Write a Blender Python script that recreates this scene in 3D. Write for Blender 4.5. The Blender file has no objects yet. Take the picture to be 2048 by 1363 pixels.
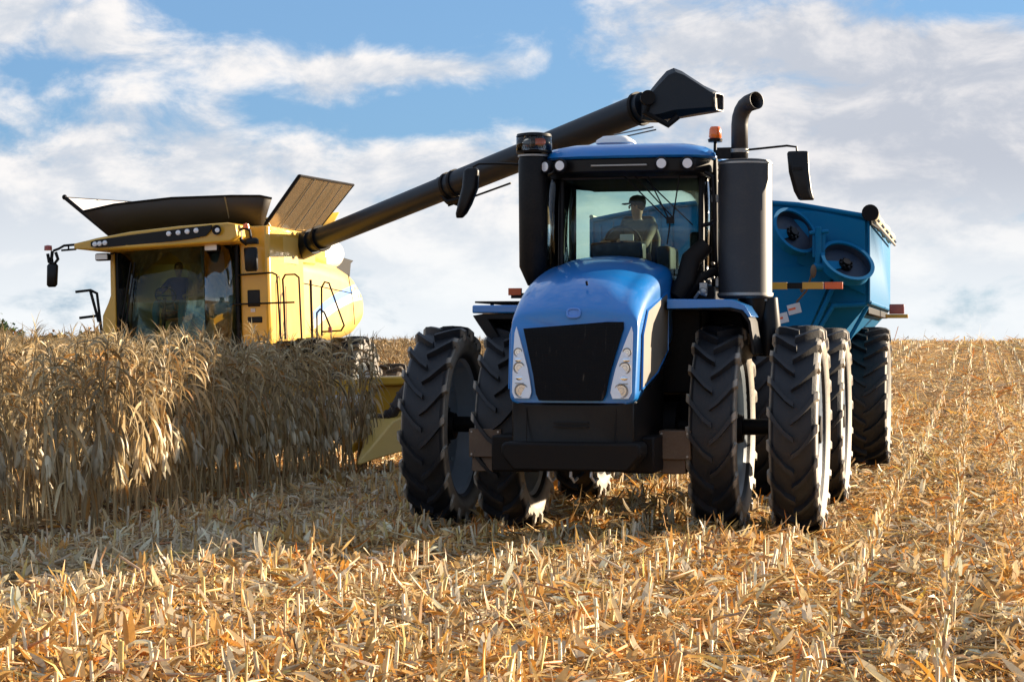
import bpy, math, random
import numpy as np
from mathutils import Vector, Matrix
random.seed(7)
rng = np.random.default_rng(11)
R = math.radians
S = bpy.context.scene
COL = S.collection
YAW = -R(13.0)                      # heading of rows and machines
CA, SA = math.cos(R(13)), math.sin(R(13))

# ------------------------------------------------------------------ camera
cam = bpy.data.cameras.new('camera')
cam.lens = 70.3; cam.sensor_width = 36; cam.clip_start = 0.1; cam.clip_end = 9000
co = bpy.data.objects.new('camera', cam); COL.objects.link(co)
co.location = (0, 0, 1.92); co.rotation_euler = (R(90), 0, 0)
S.camera = co

# ------------------------------------------------------------------ light
SUN_EL, SUN_AZ = R(14.5), R(62)     # azimuth measured from +Y towards +X
sd = Vector((math.sin(SUN_AZ)*math.cos(SUN_EL), math.cos(SUN_AZ)*math.cos(SUN_EL), math.sin(SUN_EL)))
sl = bpy.data.lights.new('sun', 'SUN'); sl.energy = 5.0; sl.angle = R(0.6); sl.color = (1.0, 0.82, 0.60)
so = bpy.data.objects.new('sun', sl); COL.objects.link(so); so.location = (30, 10, 20)
so.rotation_euler = sd.to_track_quat('Z', 'Y').to_euler()
S.view_settings.view_transform = 'Standard'; S.view_settings.look = 'None'
S.view_settings.exposure = 1.62; S.view_settings.gamma = 1.0
try: S.view_settings.use_curve_mapping = False
except Exception: pass

# node helpers ------------------------------------------------------------
class NT:
    def __init__(s, tree): s.t = tree
    def n(s, typ, **kw):
        nd = s.t.nodes.new(typ)
        ins = kw.pop('ins', {})
        for k, v in kw.items(): setattr(nd, k, v)
        for k, v in ins.items(): s.set(nd.inputs[k], v)
        return nd
    def set(s, sock, v):
        if hasattr(v, 'is_output') or isinstance(v, bpy.types.NodeSocket): s.t.links.new(v, sock)
        else: sock.default_value = v
    def m(s, op, a, b=0.0, c=None):
        nd = s.t.nodes.new('ShaderNodeMath'); nd.operation = op
        s.set(nd.inputs[0], a); s.set(nd.inputs[1], b)
        if c is not None: s.set(nd.inputs[2], c)
        return nd.outputs[0]
    def mix(s, f, a, b, mode='MIX'):
        nd = s.t.nodes.new('ShaderNodeMix'); nd.data_type = 'RGBA'; nd.blend_type = mode
        s.set(nd.inputs[0], f); s.set(nd.inputs[6], a); s.set(nd.inputs[7], b)
        return nd.outputs[2]
    def ss(s, x, a, b, lo=0.0, hi=1.0):
        nd = s.t.nodes.new('ShaderNodeMapRange'); nd.interpolation_type = 'SMOOTHSTEP'
        s.set(nd.inputs[0], x); nd.inputs[1].default_value = a; nd.inputs[2].default_value = b
        nd.inputs[3].default_value = lo; nd.inputs[4].default_value = hi
        return nd.outputs[0]
    def noise(s, vec, scale, detail=4, rough=.55, dist=0.0):
        nd = s.t.nodes.new('ShaderNodeTexNoise')
        if vec is not None: s.t.links.new(vec, nd.inputs['Vector'])
        nd.inputs['Scale'].default_value = scale; nd.inputs['Detail'].default_value = detail
        nd.inputs['Roughness'].default_value = rough; nd.inputs['Distortion'].default_value = dist
        return nd.outputs['Fac']

# ------------------------------------------------------------------ sky
W = bpy.data.worlds.new('World'); S.world = W; W.use_nodes = True
wt = W.node_tree; wt.nodes.clear(); N = NT(wt)
out = N.n('ShaderNodeOutputWorld'); bg = N.n('ShaderNodeBackground')
wt.links.new(bg.outputs[0], out.inputs[0]); bg.inputs[1].default_value = 0.048
sky = N.n('ShaderNodeTexSky', sky_type='NISHITA', sun_disc=False, sun_elevation=SUN_EL, sun_rotation=SUN_AZ)
sky.air_density = 1.0; sky.dust_density = 0.6; sky.ozone_density = 2.0
tc = N.n('ShaderNodeTexCoord'); sep = N.n('ShaderNodeSeparateXYZ')
wt.links.new(tc.outputs['Generated'], sep.inputs[0])
dx, dy, dz = sep.outputs
front = N.ss(dy, 0.5, 0.9)
def blob(px, py, rx, ry, w):
    x = (px-1024)/4000; z = (682-py)/4000
    a = N.m('MULTIPLY', N.m('SUBTRACT', dx, x), 4000/rx); b = N.m('MULTIPLY', N.m('SUBTRACT', dz, z), 4000/ry)
    r2 = N.m('ADD', N.m('MULTIPLY', a, a), N.m('MULTIPLY', b, b))
    return N.m('MULTIPLY', N.m('MULTIPLY', N.m('EXPONENT', N.m('MULTIPLY', r2, -1.0)), w), front)
B = None
for a in [(620, 20, 330, 62, -.30), (930, 60, 200, 90, -.12), (380, 210, 60, 50, -.16), (520, 215, 75, 55, -.20), (870, 235, 190, 50, -.22), (1000, 90, 160, 50, -.06),
          (1950, 25, 200, 45, -.20), (1130, 195, 150, 40, -.12), (80, 160, 70, 25, -.10), (1650, 290, 260, 90, .15), (1850, 430, 260, 90, .15), (1100, 480, 400, 80, .12), (300, 470, 400, 70, .12),
          (100, 60, 190, 90, .16), (420, 125, 190, 45, .14), (830, 145, 160, 26, .22), (330, 330, 420, 80, .16),
          (850, 330, 330, 55, .14), (1500, 110, 420, 70, .17), (1850, 200, 280, 120, .16), (640, 160, 90, 50, .14), (1700,330,500,90,.14)]:
    b = blob(*a); B = b if B is None else N.m('ADD', B, b)
vm = N.n('ShaderNodeCombineXYZ'); wt.links.new(N.m('MULTIPLY', dx, 1.0), vm.inputs[0]); wt.links.new(N.m('MULTIPLY', dy, 1.0), vm.inputs[1]); wt.links.new(N.m('MULTIPLY', dz, 1.9), vm.inputs[2])
n1 = N.noise(vm.outputs[0], 17, 10, .60, .3)
vs = N.n('ShaderNodeVectorMath', operation='ADD'); wt.links.new(vm.outputs[0], vs.inputs[0]); vs.inputs[1].default_value = (.010, 0, .020)
n2 = N.noise(vs.outputs[0], 17, 10, .60, .3)
nb = N.noise(vm.outputs[0], 5, 3, .5)
dens = N.m('ADD', N.m('ADD', n1, B), 0.02)
lowb = N.ss(dz, 0.11, 0.02, 0.0, 0.20)
dens = N.m('ADD', dens, lowb)
mask = N.ss(dens, .42, .69)
lit = N.m('MULTIPLY_ADD', N.m('SUBTRACT', n1, n2), 3.2, .55)
lit = N.m('SUBTRACT', lit, N.m('MULTIPLY', N.m('SUBTRACT', dens, .55), .9))
lit = N.m('ADD', lit, N.m('MULTIPLY', N.m('SUBTRACT', nb, .5), .9))
lit = N.ss(lit, 0.05, .95)
cl = N.mix(lit, (4.3, 4.65, 5.2, 1), (6.7, 6.5, 6.4, 1))
grey = N.mix(N.m('MULTIPLY', N.ss(dx, -.02, .2), N.ss(dz, .02, .09)), cl, N.mix(lit, (3.8, 4.05, 4.6, 1), (5.8, 5.7, 5.8, 1)))
hor = N.ss(dz, 0.095, 0.0)
cl2 = N.mix(N.m('MULTIPLY', hor, .85), grey, (6.3, 6.6, 6.8, 1))
base = N.mix(1.0, sky.outputs[0], (0.55, 0.86, 1.15, 1), 'MULTIPLY')
skymul = N.mix(.6, base, (1.75, 2.95, 4.9, 1))
fin = N.mix(mask, skymul, cl2)
# below the horizon: dim warm ground bounce
fin = N.mix(N.ss(dz, -0.02, -0.0), (1.2, 1.0, .7, 1), fin)
wt.links.new(fin, bg.inputs[0])

# ------------------------------------------------------------------ materials
def mat_paint(name, col, rough=.35, metal=0.0, coat=0.0, dust=.25, dustcol=(.30, .23, .15), bump=0.0, spec=.5):
    m = bpy.data.materials.new(name); m.use_nodes = True; t = m.node_tree; N = NT(t)
    b = t.nodes['Principled BSDF']
    tc = N.n('ShaderNodeTexCoord'); o = tc.outputs['Object']
    n = N.noise(o, 3.0, 6, .6); nf = N.noise(o, 45, 4, .65)
    f = N.m('MULTIPLY', N.ss(N.m('ADD', N.m('MULTIPLY', n, .6), N.m('MULTIPLY', nf, .4)), .42, .68), dust)
    c = N.mix(f, (*col, 1), (*dustcol, 1))
    t.links.new(c, b.inputs['Base Color'])
    t.links.new(N.m('ADD', N.m('MULTIPLY', f, .5), rough), b.inputs['Roughness'])
    b.inputs['Metallic'].default_value = metal
    b.inputs['Specular IOR Level'].default_value = spec
    if coat: b.inputs['Coat Weight'].default_value = coat; b.inputs['Coat Roughness'].default_value = .08
    if bump:
        bp = N.n('ShaderNodeBump'); bp.inputs['Strength'].default_value = bump; bp.inputs['Distance'].default_value = .01
        t.links.new(nf, bp.inputs['Height']); t.links.new(bp.outputs[0], b.inputs['Normal'])
    return m
M = {}
M['blue'] = mat_paint('blue_paint', (.002, .175, .54), .32, coat=.8, dust=.09, dustcol=(.20, .22, .24))
M['cartblue'] = mat_paint('teal_blue_paint', (.001, .125, .28), .62, coat=.0, dust=.03, spec=.12)
M['yellow'] = mat_paint('yellow_paint', (.66, .37, .028), .36, coat=.4, dust=.12)
M['cream'] = mat_paint('pale_yellow_paint', (.66, .44, .105), .40, coat=.15, dust=.15)
M['white'] = mat_paint('white_paint', (.75, .76, .76), .4, dust=.1)
M['stripeblue'] = mat_paint('stripe_blue', (.10, .27, .70), .4, dust=.1)
M['black'] = mat_paint('black_plastic', (.005, .005, .006), .45, dust=.03, spec=.2)
M['blackgloss'] = mat_paint('black_gloss', (.003, .003, .004), .38, coat=.05, dust=.02, spec=.25)
M['muffler'] = mat_paint('muffler_black', (.018, .019, .023), .50, dust=.06)
M['auger'] = mat_paint('auger_black', (.006, .011, .018), .42, coat=.0, dust=.02, spec=.35)
M['tyre'] = mat_paint('tyre_rubber', (.013, .015, .020), .55, dust=.20, dustcol=(.10, .08, .06), bump=.25, spec=.45)
def sidewall_dust(m, w0, w1, col, amt):
    t = m.node_tree; N = NT(t); b = t.nodes['Principled BSDF']; src = b.inputs['Base Color'].links[0].from_socket
    tc = N.n('ShaderNodeTexCoord'); sx = N.n('ShaderNodeSeparateXYZ'); t.links.new(tc.outputs['Object'], sx.inputs[0])
    n = N.noise(tc.outputs['Object'], 7, 5, .65)
    f = N.m('MULTIPLY', N.ss(N.m('ABSOLUTE', sx.outputs[0]), w0, w1), N.ss(n, .25, .6, .6, 1.0))
    t.links.new(N.mix(N.m('MULTIPLY', f, amt), src, (*col, 1)), b.inputs['Base Color'])
sidewall_dust(M['tyre'], .205, .235, (.42, .37, .30), .9)
M['tyrebig'] = mat_paint('tyre_rubber_big', (.014, .016, .020), .55, dust=.14, dustcol=(.10, .085, .07), bump=.25, spec=.45)
sidewall_dust(M['tyrebig'], .285, .33, (.28, .24, .19), .7)
M['tyredusty'] = mat_paint('tyre_rubber_dusty', (.030, .028, .026), .75, dust=.9, dustcol=(.22, .17, .12), bump=.3)
M['rim'] = mat_paint('rim_grey', (.38, .45, .52), .35, dust=.15)
M['frame'] = mat_paint('dark_frame', (.007, .006, .006), .5, dust=.25, dustcol=(.030, .018, .010), spec=.15)
M['weight'] = mat_paint('brown_dusty_steel', (.10, .06, .035), .6, dust=.25)
M['steel'] = mat_paint('worn_steel', (.35, .34, .32), .38, metal=.7, dust=.4)
M['flap'] = mat_paint('brushed_sheet_steel', (.46, .40, .30), .16, metal=.9, dust=.25, dustcol=(.25, .18, .09))
M['tarp'] = mat_paint('rolled_tarp', (.52, .46, .30), .8, dust=.4)
M['vent'] = mat_paint('vent_mesh', (.14, .125, .10), .55, dust=.3)
M['tankdark'] = mat_paint('tank_dark', (.035, .028, .022), .5, dust=.4, dustcol=(.06, .045, .03))
M['hose'] = mat_paint('hose', (.02, .015, .02), .4, dust=.2)
M['seat'] = mat_paint('seat_cloth', (.02, .02, .022), .8, dust=.1)
M['skin'] = mat_paint('skin', (.42, .24, .16), .55, dust=0)
M['hair'] = mat_paint('hair', (.05, .03, .02), .6, dust=0)
M['tan'] = mat_paint('tan_shirt', (.10, .075, .05), .8, dust=.1)
M['cap'] = mat_paint('cap_cloth', (.05, .05, .045), .8, dust=.1)
M['purple'] = mat_paint('purple_shirt', (.13, .09, .34), .8, dust=.05)
M['jeans'] = mat_paint('jeans', (.04, .16, .30), .8, dust=.05)
M['tube_shade'] = mat_paint('shaded_tube_blue', (.004, .02, .05), .5, dust=.1)  # cart blue darkened to carry the shade inside the open flanges
M['label'] = mat_paint('label_white', (.62, .60, .60), .5, dust=.2)
M['red'] = mat_paint('red_lens', (.35, .04, .02), .25, coat=.5, dust=.1)
M['amber'] = mat_paint('amber_lens', (.85, .16, .02), .22, coat=.6, dust=.05)
M['reflyellow'] = mat_paint('reflector_yellow', (.62, .32, .03), .35, dust=.15)
M['reforange'] = mat_paint('reflector_orange', (.75, .12, .02), .35, dust=.1)
M['chrome'] = mat_paint('lamp_reflector', (.80, .82, .84), .12, metal=1.0, dust=.05)
M['lens'] = mat_paint('lamp_lens', (.78, .80, .84), .15, metal=.1, coat=.9, dust=.0)
M['bark'] = mat_paint('bark', (.07, .05, .035), .9, dust=.3, bump=.5)

def mat_glass(name, tint, refl=1.0):
    m = bpy.data.materials.new(name); m.use_nodes = True; t = m.node_tree; t.nodes.clear(); N = NT(t)
    o = N.n('ShaderNodeOutputMaterial'); tr = N.n('ShaderNodeBsdfTransparent'); gl = N.n('ShaderNodeBsdfGlossy')
    tr.inputs[0].default_value = (*tint, 1); gl.inputs['Roughness'].default_value = .02
    fr = N.n('ShaderNodeFresnel'); fr.inputs[0].default_value = 1.5
    mx = N.n('ShaderNodeMixShader'); t.links.new(N.m('MULTIPLY', fr.outputs[0], refl), mx.inputs[0])
    t.links.new(tr.outputs[0], mx.inputs[1]); t.links.new(gl.outputs[0], mx.inputs[2]); t.links.new(mx.outputs[0], o.inputs[0])
    return m
M['glass'] = mat_glass('cab_glass', (.86, .95, .91), 1.0)
M['darkglass'] = mat_glass('dark_cab_glass', (.70, .80, .70), .8)
M['coatedglass'] = mat_glass('coated_cab_glass', (.62, .72, .68), 4.5)
M['clear'] = mat_glass('clear_plastic', (.90, .90, .88), 1.0)

def mat_grille():
    m = bpy.data.materials.new('grille_mesh'); m.use_nodes = True; t = m.node_tree; N = NT(t); b = t.nodes['Principled BSDF']
    tc = N.n('ShaderNodeTexCoord'); o = tc.outputs['Object']
    sx = N.n('ShaderNodeSeparateXYZ'); t.links.new(o, sx.inputs[0])
    a = N.m('SINE', N.m('MULTIPLY', sx.outputs[0], 420)); c = N.m('SINE', N.m('MULTIPLY', sx.outputs[2], 420))
    h = N.m('MAXIMUM', a, c)
    bp = N.n('ShaderNodeBump'); bp.inputs['Strength'].default_value = .6; bp.inputs['Distance'].default_value = .004
    t.links.new(h, bp.inputs['Height']); t.links.new(bp.outputs[0], b.inputs['Normal'])
    st = N.n('ShaderNodeMapping'); t.links.new(o, st.inputs[0]); st.inputs['Scale'].default_value = (14, 4, 2.2)
    n = N.noise(st.outputs[0], 1.6, 5, .7)
    col = N.mix(N.ss(n, .60, .78), (.006, .006, .007, 1), (.10, .085, .07, 1))
    t.links.new(col, b.inputs['Base Color']); b.inputs['Roughness'].default_value = .6; b.inputs['Specular IOR Level'].default_value = .12
    return m
M['grille'] = mat_grille()

def mat_leaf(name, trans=.35, dark=1.0, objrand=True):
    m = bpy.data.materials.new(name); m.use_nodes = True; t = m.node_tree; t.nodes.clear(); N = NT(t)
    o = N.n('ShaderNodeOutputMaterial'); at = N.n('ShaderNodeAttribute'); at.attribute_name = 'col'
    tc = N.n('ShaderNodeTexCoord'); n = N.noise(tc.outputs['Object'], 26, 4, .6)
    c = N.mix(1.0, at.outputs['Color'], N.mix(n, (.62*dark, .58*dark, .52*dark, 1), (1.25*dark, 1.22*dark, 1.15*dark, 1)), 'MULTIPLY')
    if objrand:
        oi = N.n('ShaderNodeObjectInfo')
        c = N.mix(1.0, c, N.mix(oi.outputs['Random'], (.78, .74, .70, 1), (1.15, 1.15, 1.1, 1)), 'MULTIPLY')
    d = N.n('ShaderNodeBsdfDiffuse'); tr = N.n('ShaderNodeBsdfTranslucent'); g = N.n('ShaderNodeBsdfGlossy')
    g.inputs['Roughness'].default_value = .45; g.inputs[0].default_value = (.8, .8, .8, 1)
    t.links.new(c, d.inputs[0]); t.links.new(c, tr.inputs[0])
    mx = N.n('ShaderNodeMixShader'); mx.inputs[0].default_value = trans
    t.links.new(d.outputs[0], mx.inputs[1]); t.links.new(tr.outputs[0], mx.inputs[2])
    m2 = N.n('ShaderNodeMixShader'); m2.inputs[0].default_value = .04
    t.links.new(mx.outputs[0], m2.inputs[1]); t.links.new(g.outputs[0], m2.inputs[2]); t.links.new(m2.outputs[0], o.inputs[0])
    return m
M['litter'] = mat_leaf('dry_litter', .25, 1.0, False)
M['corn'] = mat_leaf('dry_corn', .22, 1.0, True)
M['leafgreen'] = mat_leaf('tree_leaf', .35, 1.0, False)

def mat_ground():
    m = bpy.data.materials.new('stubble_soil'); m.use_nodes = True; t = m.node_tree; N = NT(t); b = t.nodes['Principled BSDF']
    tc = N.n('ShaderNodeTexCoord'); o = tc.outputs['Object']
    n = N.noise(o, 9, 9, .75); n2 = N.noise(o, .6, 5, .6); n3 = N.noise(o, 55, 4, .8)
    c = N.mix(N.ss(N.m('ADD', N.m('MULTIPLY', n, .6), N.m('MULTIPLY', n3, .4)), .40, .60), (.035, .020, .010, 1), (.26, .15, .06, 1))
    c = N.mix(N.ss(n2, .42, .62), c, N.mix(n3, (.16, .09, .04, 1), (.56, .36, .14, 1)))
    t.links.new(c, b.inputs['Base Color']); b.inputs['Roughness'].default_value = .9; b.inputs['Specular IOR Level'].default_value = .15
    bp = N.n('ShaderNodeBump'); bp.inputs['Strength'].default_value = 1.0; bp.inputs['Distance'].default_value = .06
    t.links.new(N.m('ADD', n, N.m('MULTIPLY', n3, .4)), bp.inputs['Height']); t.links.new(bp.outputs[0], b.inputs['Normal'])
    return m
M['ground'] = mat_ground()

# ------------------------------------------------------------------ mesh builder
class MB:
    def __init__(s): s.v = []; s.f = []; s.mi = []; s.cur = 0
    def add(s, vs, fs):
        o = len(s.v); s.v += [tuple(q) for q in vs]
        for f in fs: s.f.append([i+o for i in f]); s.mi.append(s.cur)
        return s
    def box(s, x0, x1, y0, y1, z0, z1):
        v = [(x, y, z) for z in (z0, z1) for y in (y0, y1) for x in (x0, x1)]
        return s.add(v, [(0, 2, 3, 1), (4, 5, 7, 6), (0, 1, 5, 4), (2, 6, 7, 3), (0, 4, 6, 2), (1, 3, 7, 5)])
    def loft(s, secs, closed=True, cap0=True, cap1=True):
        n = len(secs[0]); v = [p for q in secs for p in q]; f = []
        for i in range(len(secs)-1):
            for j in range(n if closed else n-1):
                k = (j+1) % n
                f.append((i*n+j, i*n+k, (i+1)*n+k, (i+1)*n+j))
        if cap0: f.append(tuple(range(n))[::-1])
        if cap1: f.append(tuple((len(secs)-1)*n+j for j in range(n)))
        return s.add(v, f)
    def tube(s, path, r, n=10, caps=True):
        P = [Vector(p) for p in path]; rr = r if isinstance(r, (list, tuple)) else [r]*len(P); secs = []
        up = None
        for i, p in enumerate(P):
            if i == 0: t = P[1]-P[0]
            elif i == len(P)-1: t = P[-1]-P[-2]
            else: t = (P[i+1]-p).normalized() + (p-P[i-1]).normalized()
            t.normalize()
            if up is None: up = Vector((0, 0, 1)) if abs(t.z) < .9 else Vector((1, 0, 0))
            a = t.cross(up).normalized(); b = a.cross(t).normalized(); up = b
            secs.append([p + (a*math.cos(2*math.pi*k/n) + b*math.sin(2*math.pi*k/n))*rr[i] for k in range(n)])
        return s.loft(secs, True, caps, caps)
    def cyl(s, p0, p1, r0, r1=None, n=20, caps=True): return s.tube([p0, p1], [r0, r0 if r1 is None else r1], n, caps)
    def lathe(s, prof, o=(0, 0, 0), axis='X', n=32, closed=False):
        # prof: list of (along axis, radius)
        secs = []
        for k in range(n):
            a = 2*math.pi*k/n; c, q = math.cos(a), math.sin(a)
            ring = []
            for (x, r) in prof:
                p = {'X': (x, -r*c, r*q), 'Y': (r*c, x, r*q), 'Z': (r*c, r*q, x)}[axis]
                ring.append((p[0]+o[0], p[1]+o[1], p[2]+o[2]))
            secs.append(ring)
        m = len(prof); v = [p for q in secs for p in q]; f = []
        for k in range(n):
            k2 = (k+1) % n
            for j in range(m if closed else m-1):
                j2 = (j+1) % m
                f.append((k*m+j, k*m+j2, k2*m+j2, k2*m+j))
        return s.add(v, f)
    def prism(s, poly, a0, a1, ax='Y'):
        # poly in the plane normal to ax: Y -> (x,z), X -> (y,z), Z -> (x,y)
        def P(p, a): return {'Y': (p[0], a, p[1]), 'X': (a, p[0], p[1]), 'Z': (p[0], p[1], a)}[ax]
        return s.loft([[P(p, a0) for p in poly], [P(p, a1) for p in poly]])
    def slab(s, q, th):
        q = [Vector(p) for p in q]; nn = (q[1]-q[0]).cross(q[2]-q[0]).normalized()*th
        return s.loft([[p for p in q], [p+nn for p in q]])
    def sphere(s, c, r, n=14, m=8, sc=(1, 1, 1)):
        prof = [(-math.cos(math.pi*i/m), max(1e-4, math.sin(math.pi*i/m))) for i in range(m+1)]
        o = len(s.v); s.lathe(prof, (0, 0, 0), 'Z', n)
        for i in range(o, len(s.v)):
            x, y, z = s.v[i]; s.v[i] = (c[0]+x*r*sc[0], c[1]+y*r*sc[1], c[2]+z*r*sc[2])
        return s
    def build(s, name, mats, parent=None, bevel=0.0, ang=38, solid=0.0):
        me = bpy.data.meshes.new(name); me.from_pydata(s.v, [], s.f)
        if not isinstance(mats, (list, tuple)): mats = [mats]
        for k in mats: me.materials.append(M[k])
        me.polygons.foreach_set('material_index', s.mi)
        import bmesh
        bm = bmesh.new(); bm.from_mesh(me); bmesh.ops.recalc_face_normals(bm, faces=bm.faces); bm.to_mesh(me); bm.free()
        me.polygons.foreach_set('use_smooth', [True]*len(me.polygons)); me.set_sharp_from_angle(angle=R(ang)); me.update()
        o = bpy.data.objects.new(name, me); COL.objects.link(o)
        if parent is not None: o.parent = parent
        if solid:
            md = o.modifiers.new('solid', 'SOLIDIFY'); md.thickness = solid; md.offset = 0
        if bevel:
            md = o.modifiers.new('bevel', 'BEVEL'); md.width = bevel; md.segments = 2; md.limit_method = 'ANGLE'; md.angle_limit = R(35); md.harden_normals = False
        return o
def bx(*a): return MB().box(*a)
def tag(o, label=None, cat=None, group=None, kind=None):
    if label: o['label'] = label
    if cat: o['category'] = cat
    if group: o['group'] = group
    if kind: o['kind'] = kind
    return o
def empty(name, loc, rz=0, ry=0):
    o = bpy.data.objects.new(name, None); COL.objects.link(o); o.location = loc; o.rotation_euler = (0, ry, rz); o.empty_display_size = .3
    return o
def arc(cx, cz, r, a0, a1, n): return [(cx+r*math.cos(R(a0+(a1-a0)*i/n)), cz+r*math.sin(R(a0+(a1-a0)*i/n))) for i in range(n+1)]

# ------------------------------------------------------------------ terrain
def smooth(t): t = np.clip(t, 0, 1); return t*t*(3-2*t)
def vnoise(x, y, s, seed=0):
    x = np.asarray(x, float)/s; y = np.asarray(y, float)/s
    xi = np.floor(x); yi = np.floor(y); fx = x-xi; fy = y-yi; fx = fx*fx*(3-2*fx); fy = fy*fy*(3-2*fy)
    def h(a, b): q = np.sin(a*127.1+b*311.7+seed*74.7)*43758.5453; return q-np.floor(q)
    return (h(xi, yi)*(1-fx)+h(xi+1, yi)*fx)*(1-fy)+(h(xi, yi+1)*(1-fx)+h(xi+1, yi+1)*fx)*fy
def terrain(x, y):
    x = np.asarray(x, float); y = np.asarray(y, float)
    u = x*CA-y*SA; d = np.sqrt(x*x+y*y)
    rise = 1.72*smooth((d-42)/110)*smooth((u+17)/9)
    bump = (vnoise(x, y, 22, 7)-.5)*.45*smooth((d-60)/70) + (vnoise(x, y, 2.3, 1)-.5)*.09 + (vnoise(x, y, 9, 2)-.5)*.10*smooth((d-14)/20)
    ridge = ((.055+.035*smooth(u/3))*np.cos(2*np.pi*(u-.3)/3.04)+.035*np.cos(2*np.pi*(u-.3)/.76))*smooth((u+8.2)/1.0)
    machine = np.exp(-((u+3.7)/3.2)**2)*np.exp(-(((x*SA+y*CA)-25)/10)**2)
    return rise - .07 + bump*(1-.75*machine) + ridge*(1-.4*machine)
def tz(x, y): return float(terrain(x, y))
xs = np.concatenate([[-4000, -1500, -500, -200, -90, -60], np.arange(-45, 60, .35), [75, 95, 130, 200, 500, 1500, 4000]])
ys = np.concatenate([[-300, -60, -10, 0, 6], np.arange(9, 60, .35), np.arange(60, 170, 1.5), [180, 200, 240, 300, 450, 700, 1200, 2500, 6000]])
gx, gy = np.meshgrid(xs, ys); gz = terrain(gx, gy)
nx, ny = len(xs), len(ys)
idx = np.arange(nx*ny).reshape(ny, nx)
quads = np.stack([idx[:-1, :-1], idx[:-1, 1:], idx[1:, 1:], idx[1:, :-1]], -1).reshape(-1, 4)
def npmesh(name, co, quads, mat, col=None, smooth_=False):
    me = bpy.data.meshes.new(name)
    me.vertices.add(len(co)); me.vertices.foreach_set('co', np.ascontiguousarray(co, dtype=np.float32).ravel())
    me.loops.add(quads.size); me.loops.foreach_set('vertex_index', np.ascontiguousarray(quads, dtype=np.int32).ravel())
    me.polygons.add(len(quads)); me.polygons.foreach_set('loop_start', np.arange(0, quads.size, 4, dtype=np.int32))
    if col is not None:
        at = me.color_attributes.new('col', 'FLOAT_COLOR', 'POINT')
        c = np.ones((len(co), 4), np.float32); c[:, :3] = col; at.data.foreach_set('color', c.ravel())
    me.materials.append(M[mat]); me.update(calc_edges=True)
    if smooth_: me.polygons.foreach_set('use_smooth', np.ones(len(quads), bool))
    return me
def link(name, me, parent=None):
    o = bpy.data.objects.new(name, me); COL.objects.link(o)
    if parent is not None: o.parent = parent
    return o
g = link('ground', npmesh('ground', np.stack([gx, gy, gz], -1).reshape(-1, 3), quads, 'ground', smooth_=True))
tag(g, kind='structure')

# ------------------------------------------------------------------ strips (leaves, stalk pieces, litter)
def strips(pos, head, pitch, curl, length, width, roll, nseg=3, taper='leaf', twist=None, power=1.0):
    """vectorised bent ribbons: returns verts (N*(nseg+1)*2,3), quads"""
    n = len(pos); t = np.linspace(0, 1, nseg+1)
    if twist is None: twist = np.zeros(n)
    ang = pitch[:, None] + curl[:, None]*t[None, :]**power
    seg = (length/nseg)[:, None]
    hx = np.concatenate([np.zeros((n, 1)), np.cumsum(np.cos(ang[:, :-1])*seg, 1)], 1)
    hz = np.concatenate([np.zeros((n, 1)), np.cumsum(np.sin(ang[:, :-1])*seg, 1)], 1)
    ch, sh = np.cos(head)[:, None], np.sin(head)[:, None]
    c = np.stack([pos[:, 0:1]+hx*ch, pos[:, 1:2]+hx*sh, pos[:, 2:3]+hz], -1)
    rl = roll[:, None] + twist[:, None]*t[None, :]
    # side dir: horizontal perpendicular rotated by roll towards the strip normal
    nx_, nz_ = -np.sin(ang), np.cos(ang)
    sx = -sh*np.cos(rl)+ch*nx_*np.sin(rl); sy = ch*np.cos(rl)+sh*nx_*np.sin(rl); sz = nz_*np.sin(rl)
    if taper == 'leaf': w = np.clip(np.sin(np.pi*(0.18+0.80*t)), .06, 1)
    elif taper == 'husk': w = np.clip(np.sin(np.pi*(0.12+0.84*t))**.7, .08, 1)
    else: w = np.ones_like(t)
    sd_ = np.stack([sx, sy, sz], -1)*(width[:, None]*.5*w[None, :])[..., None]
    v = np.stack([c-sd_, c+sd_], 2).reshape(-1, 3)
    m = (nseg+1)*2
    b = np.arange(n)[:, None]*m + np.arange(nseg)[None, :]*2
    q = np.stack([b, b+1, b+3, b+2], -1).reshape(-1, 4)
    return v, q, m
def rods(pos, head, pitch, length, rad, k=4):
    n = len(pos); ch, sh, cp, sp = np.cos(head), np.sin(head), np.cos(pitch), np.sin(pitch)
    d = np.stack([ch*cp, sh*cp, sp], -1); a = np.stack([-sh, ch, 0*ch], -1); b = np.cross(d, a)
    ring = []
    for i in range(k):
        t = 2*np.pi*i/k+.4; ring.append((a*np.cos(t)+b*np.sin(t))*rad[:, None])
    ring = np.stack(ring, 1)
    v = np.concatenate([pos[:, None, :]+ring, (pos+d*length[:, None])[:, None, :]+ring*.85], 1).reshape(-1, 3)
    base = np.arange(n)[:, None]*2*k
    qs = [np.stack([base[:, 0]+i, base[:, 0]+(i+1) % k, base[:, 0]+k+(i+1) % k, base[:, 0]+k+i], -1) for i in range(k)]
    if k == 4: qs.append(np.stack([base[:, 0]+4, base[:, 0]+5, base[:, 0]+6, base[:, 0]+7], -1))
    return v, np.concatenate(qs, 0), 2*k
class NP:
    def __init__(s): s.v = []; s.q = []; s.c = []; s.o = 0
    def add(s, v, q, c):
        s.v.append(v); s.q.append(q+s.o); s.c.append(c); s.o += len(v)
    def arr(s): return np.concatenate(s.v), np.concatenate(s.q), np.concatenate(s.c)
PAL = np.array([(.78, .62, .38), (.74, .54, .27), (.82, .72, .54), (.62, .40, .15), (.66, .34, .08), (.52, .21, .045), (.40, .24, .10), (.48, .40, .28), (.74, .58, .22), (.24, .14, .07)])
PW = np.array([.20, .18, .13, .11, .12, .06, .08, .04, .05, .04]); PW = PW/PW.sum()
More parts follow.
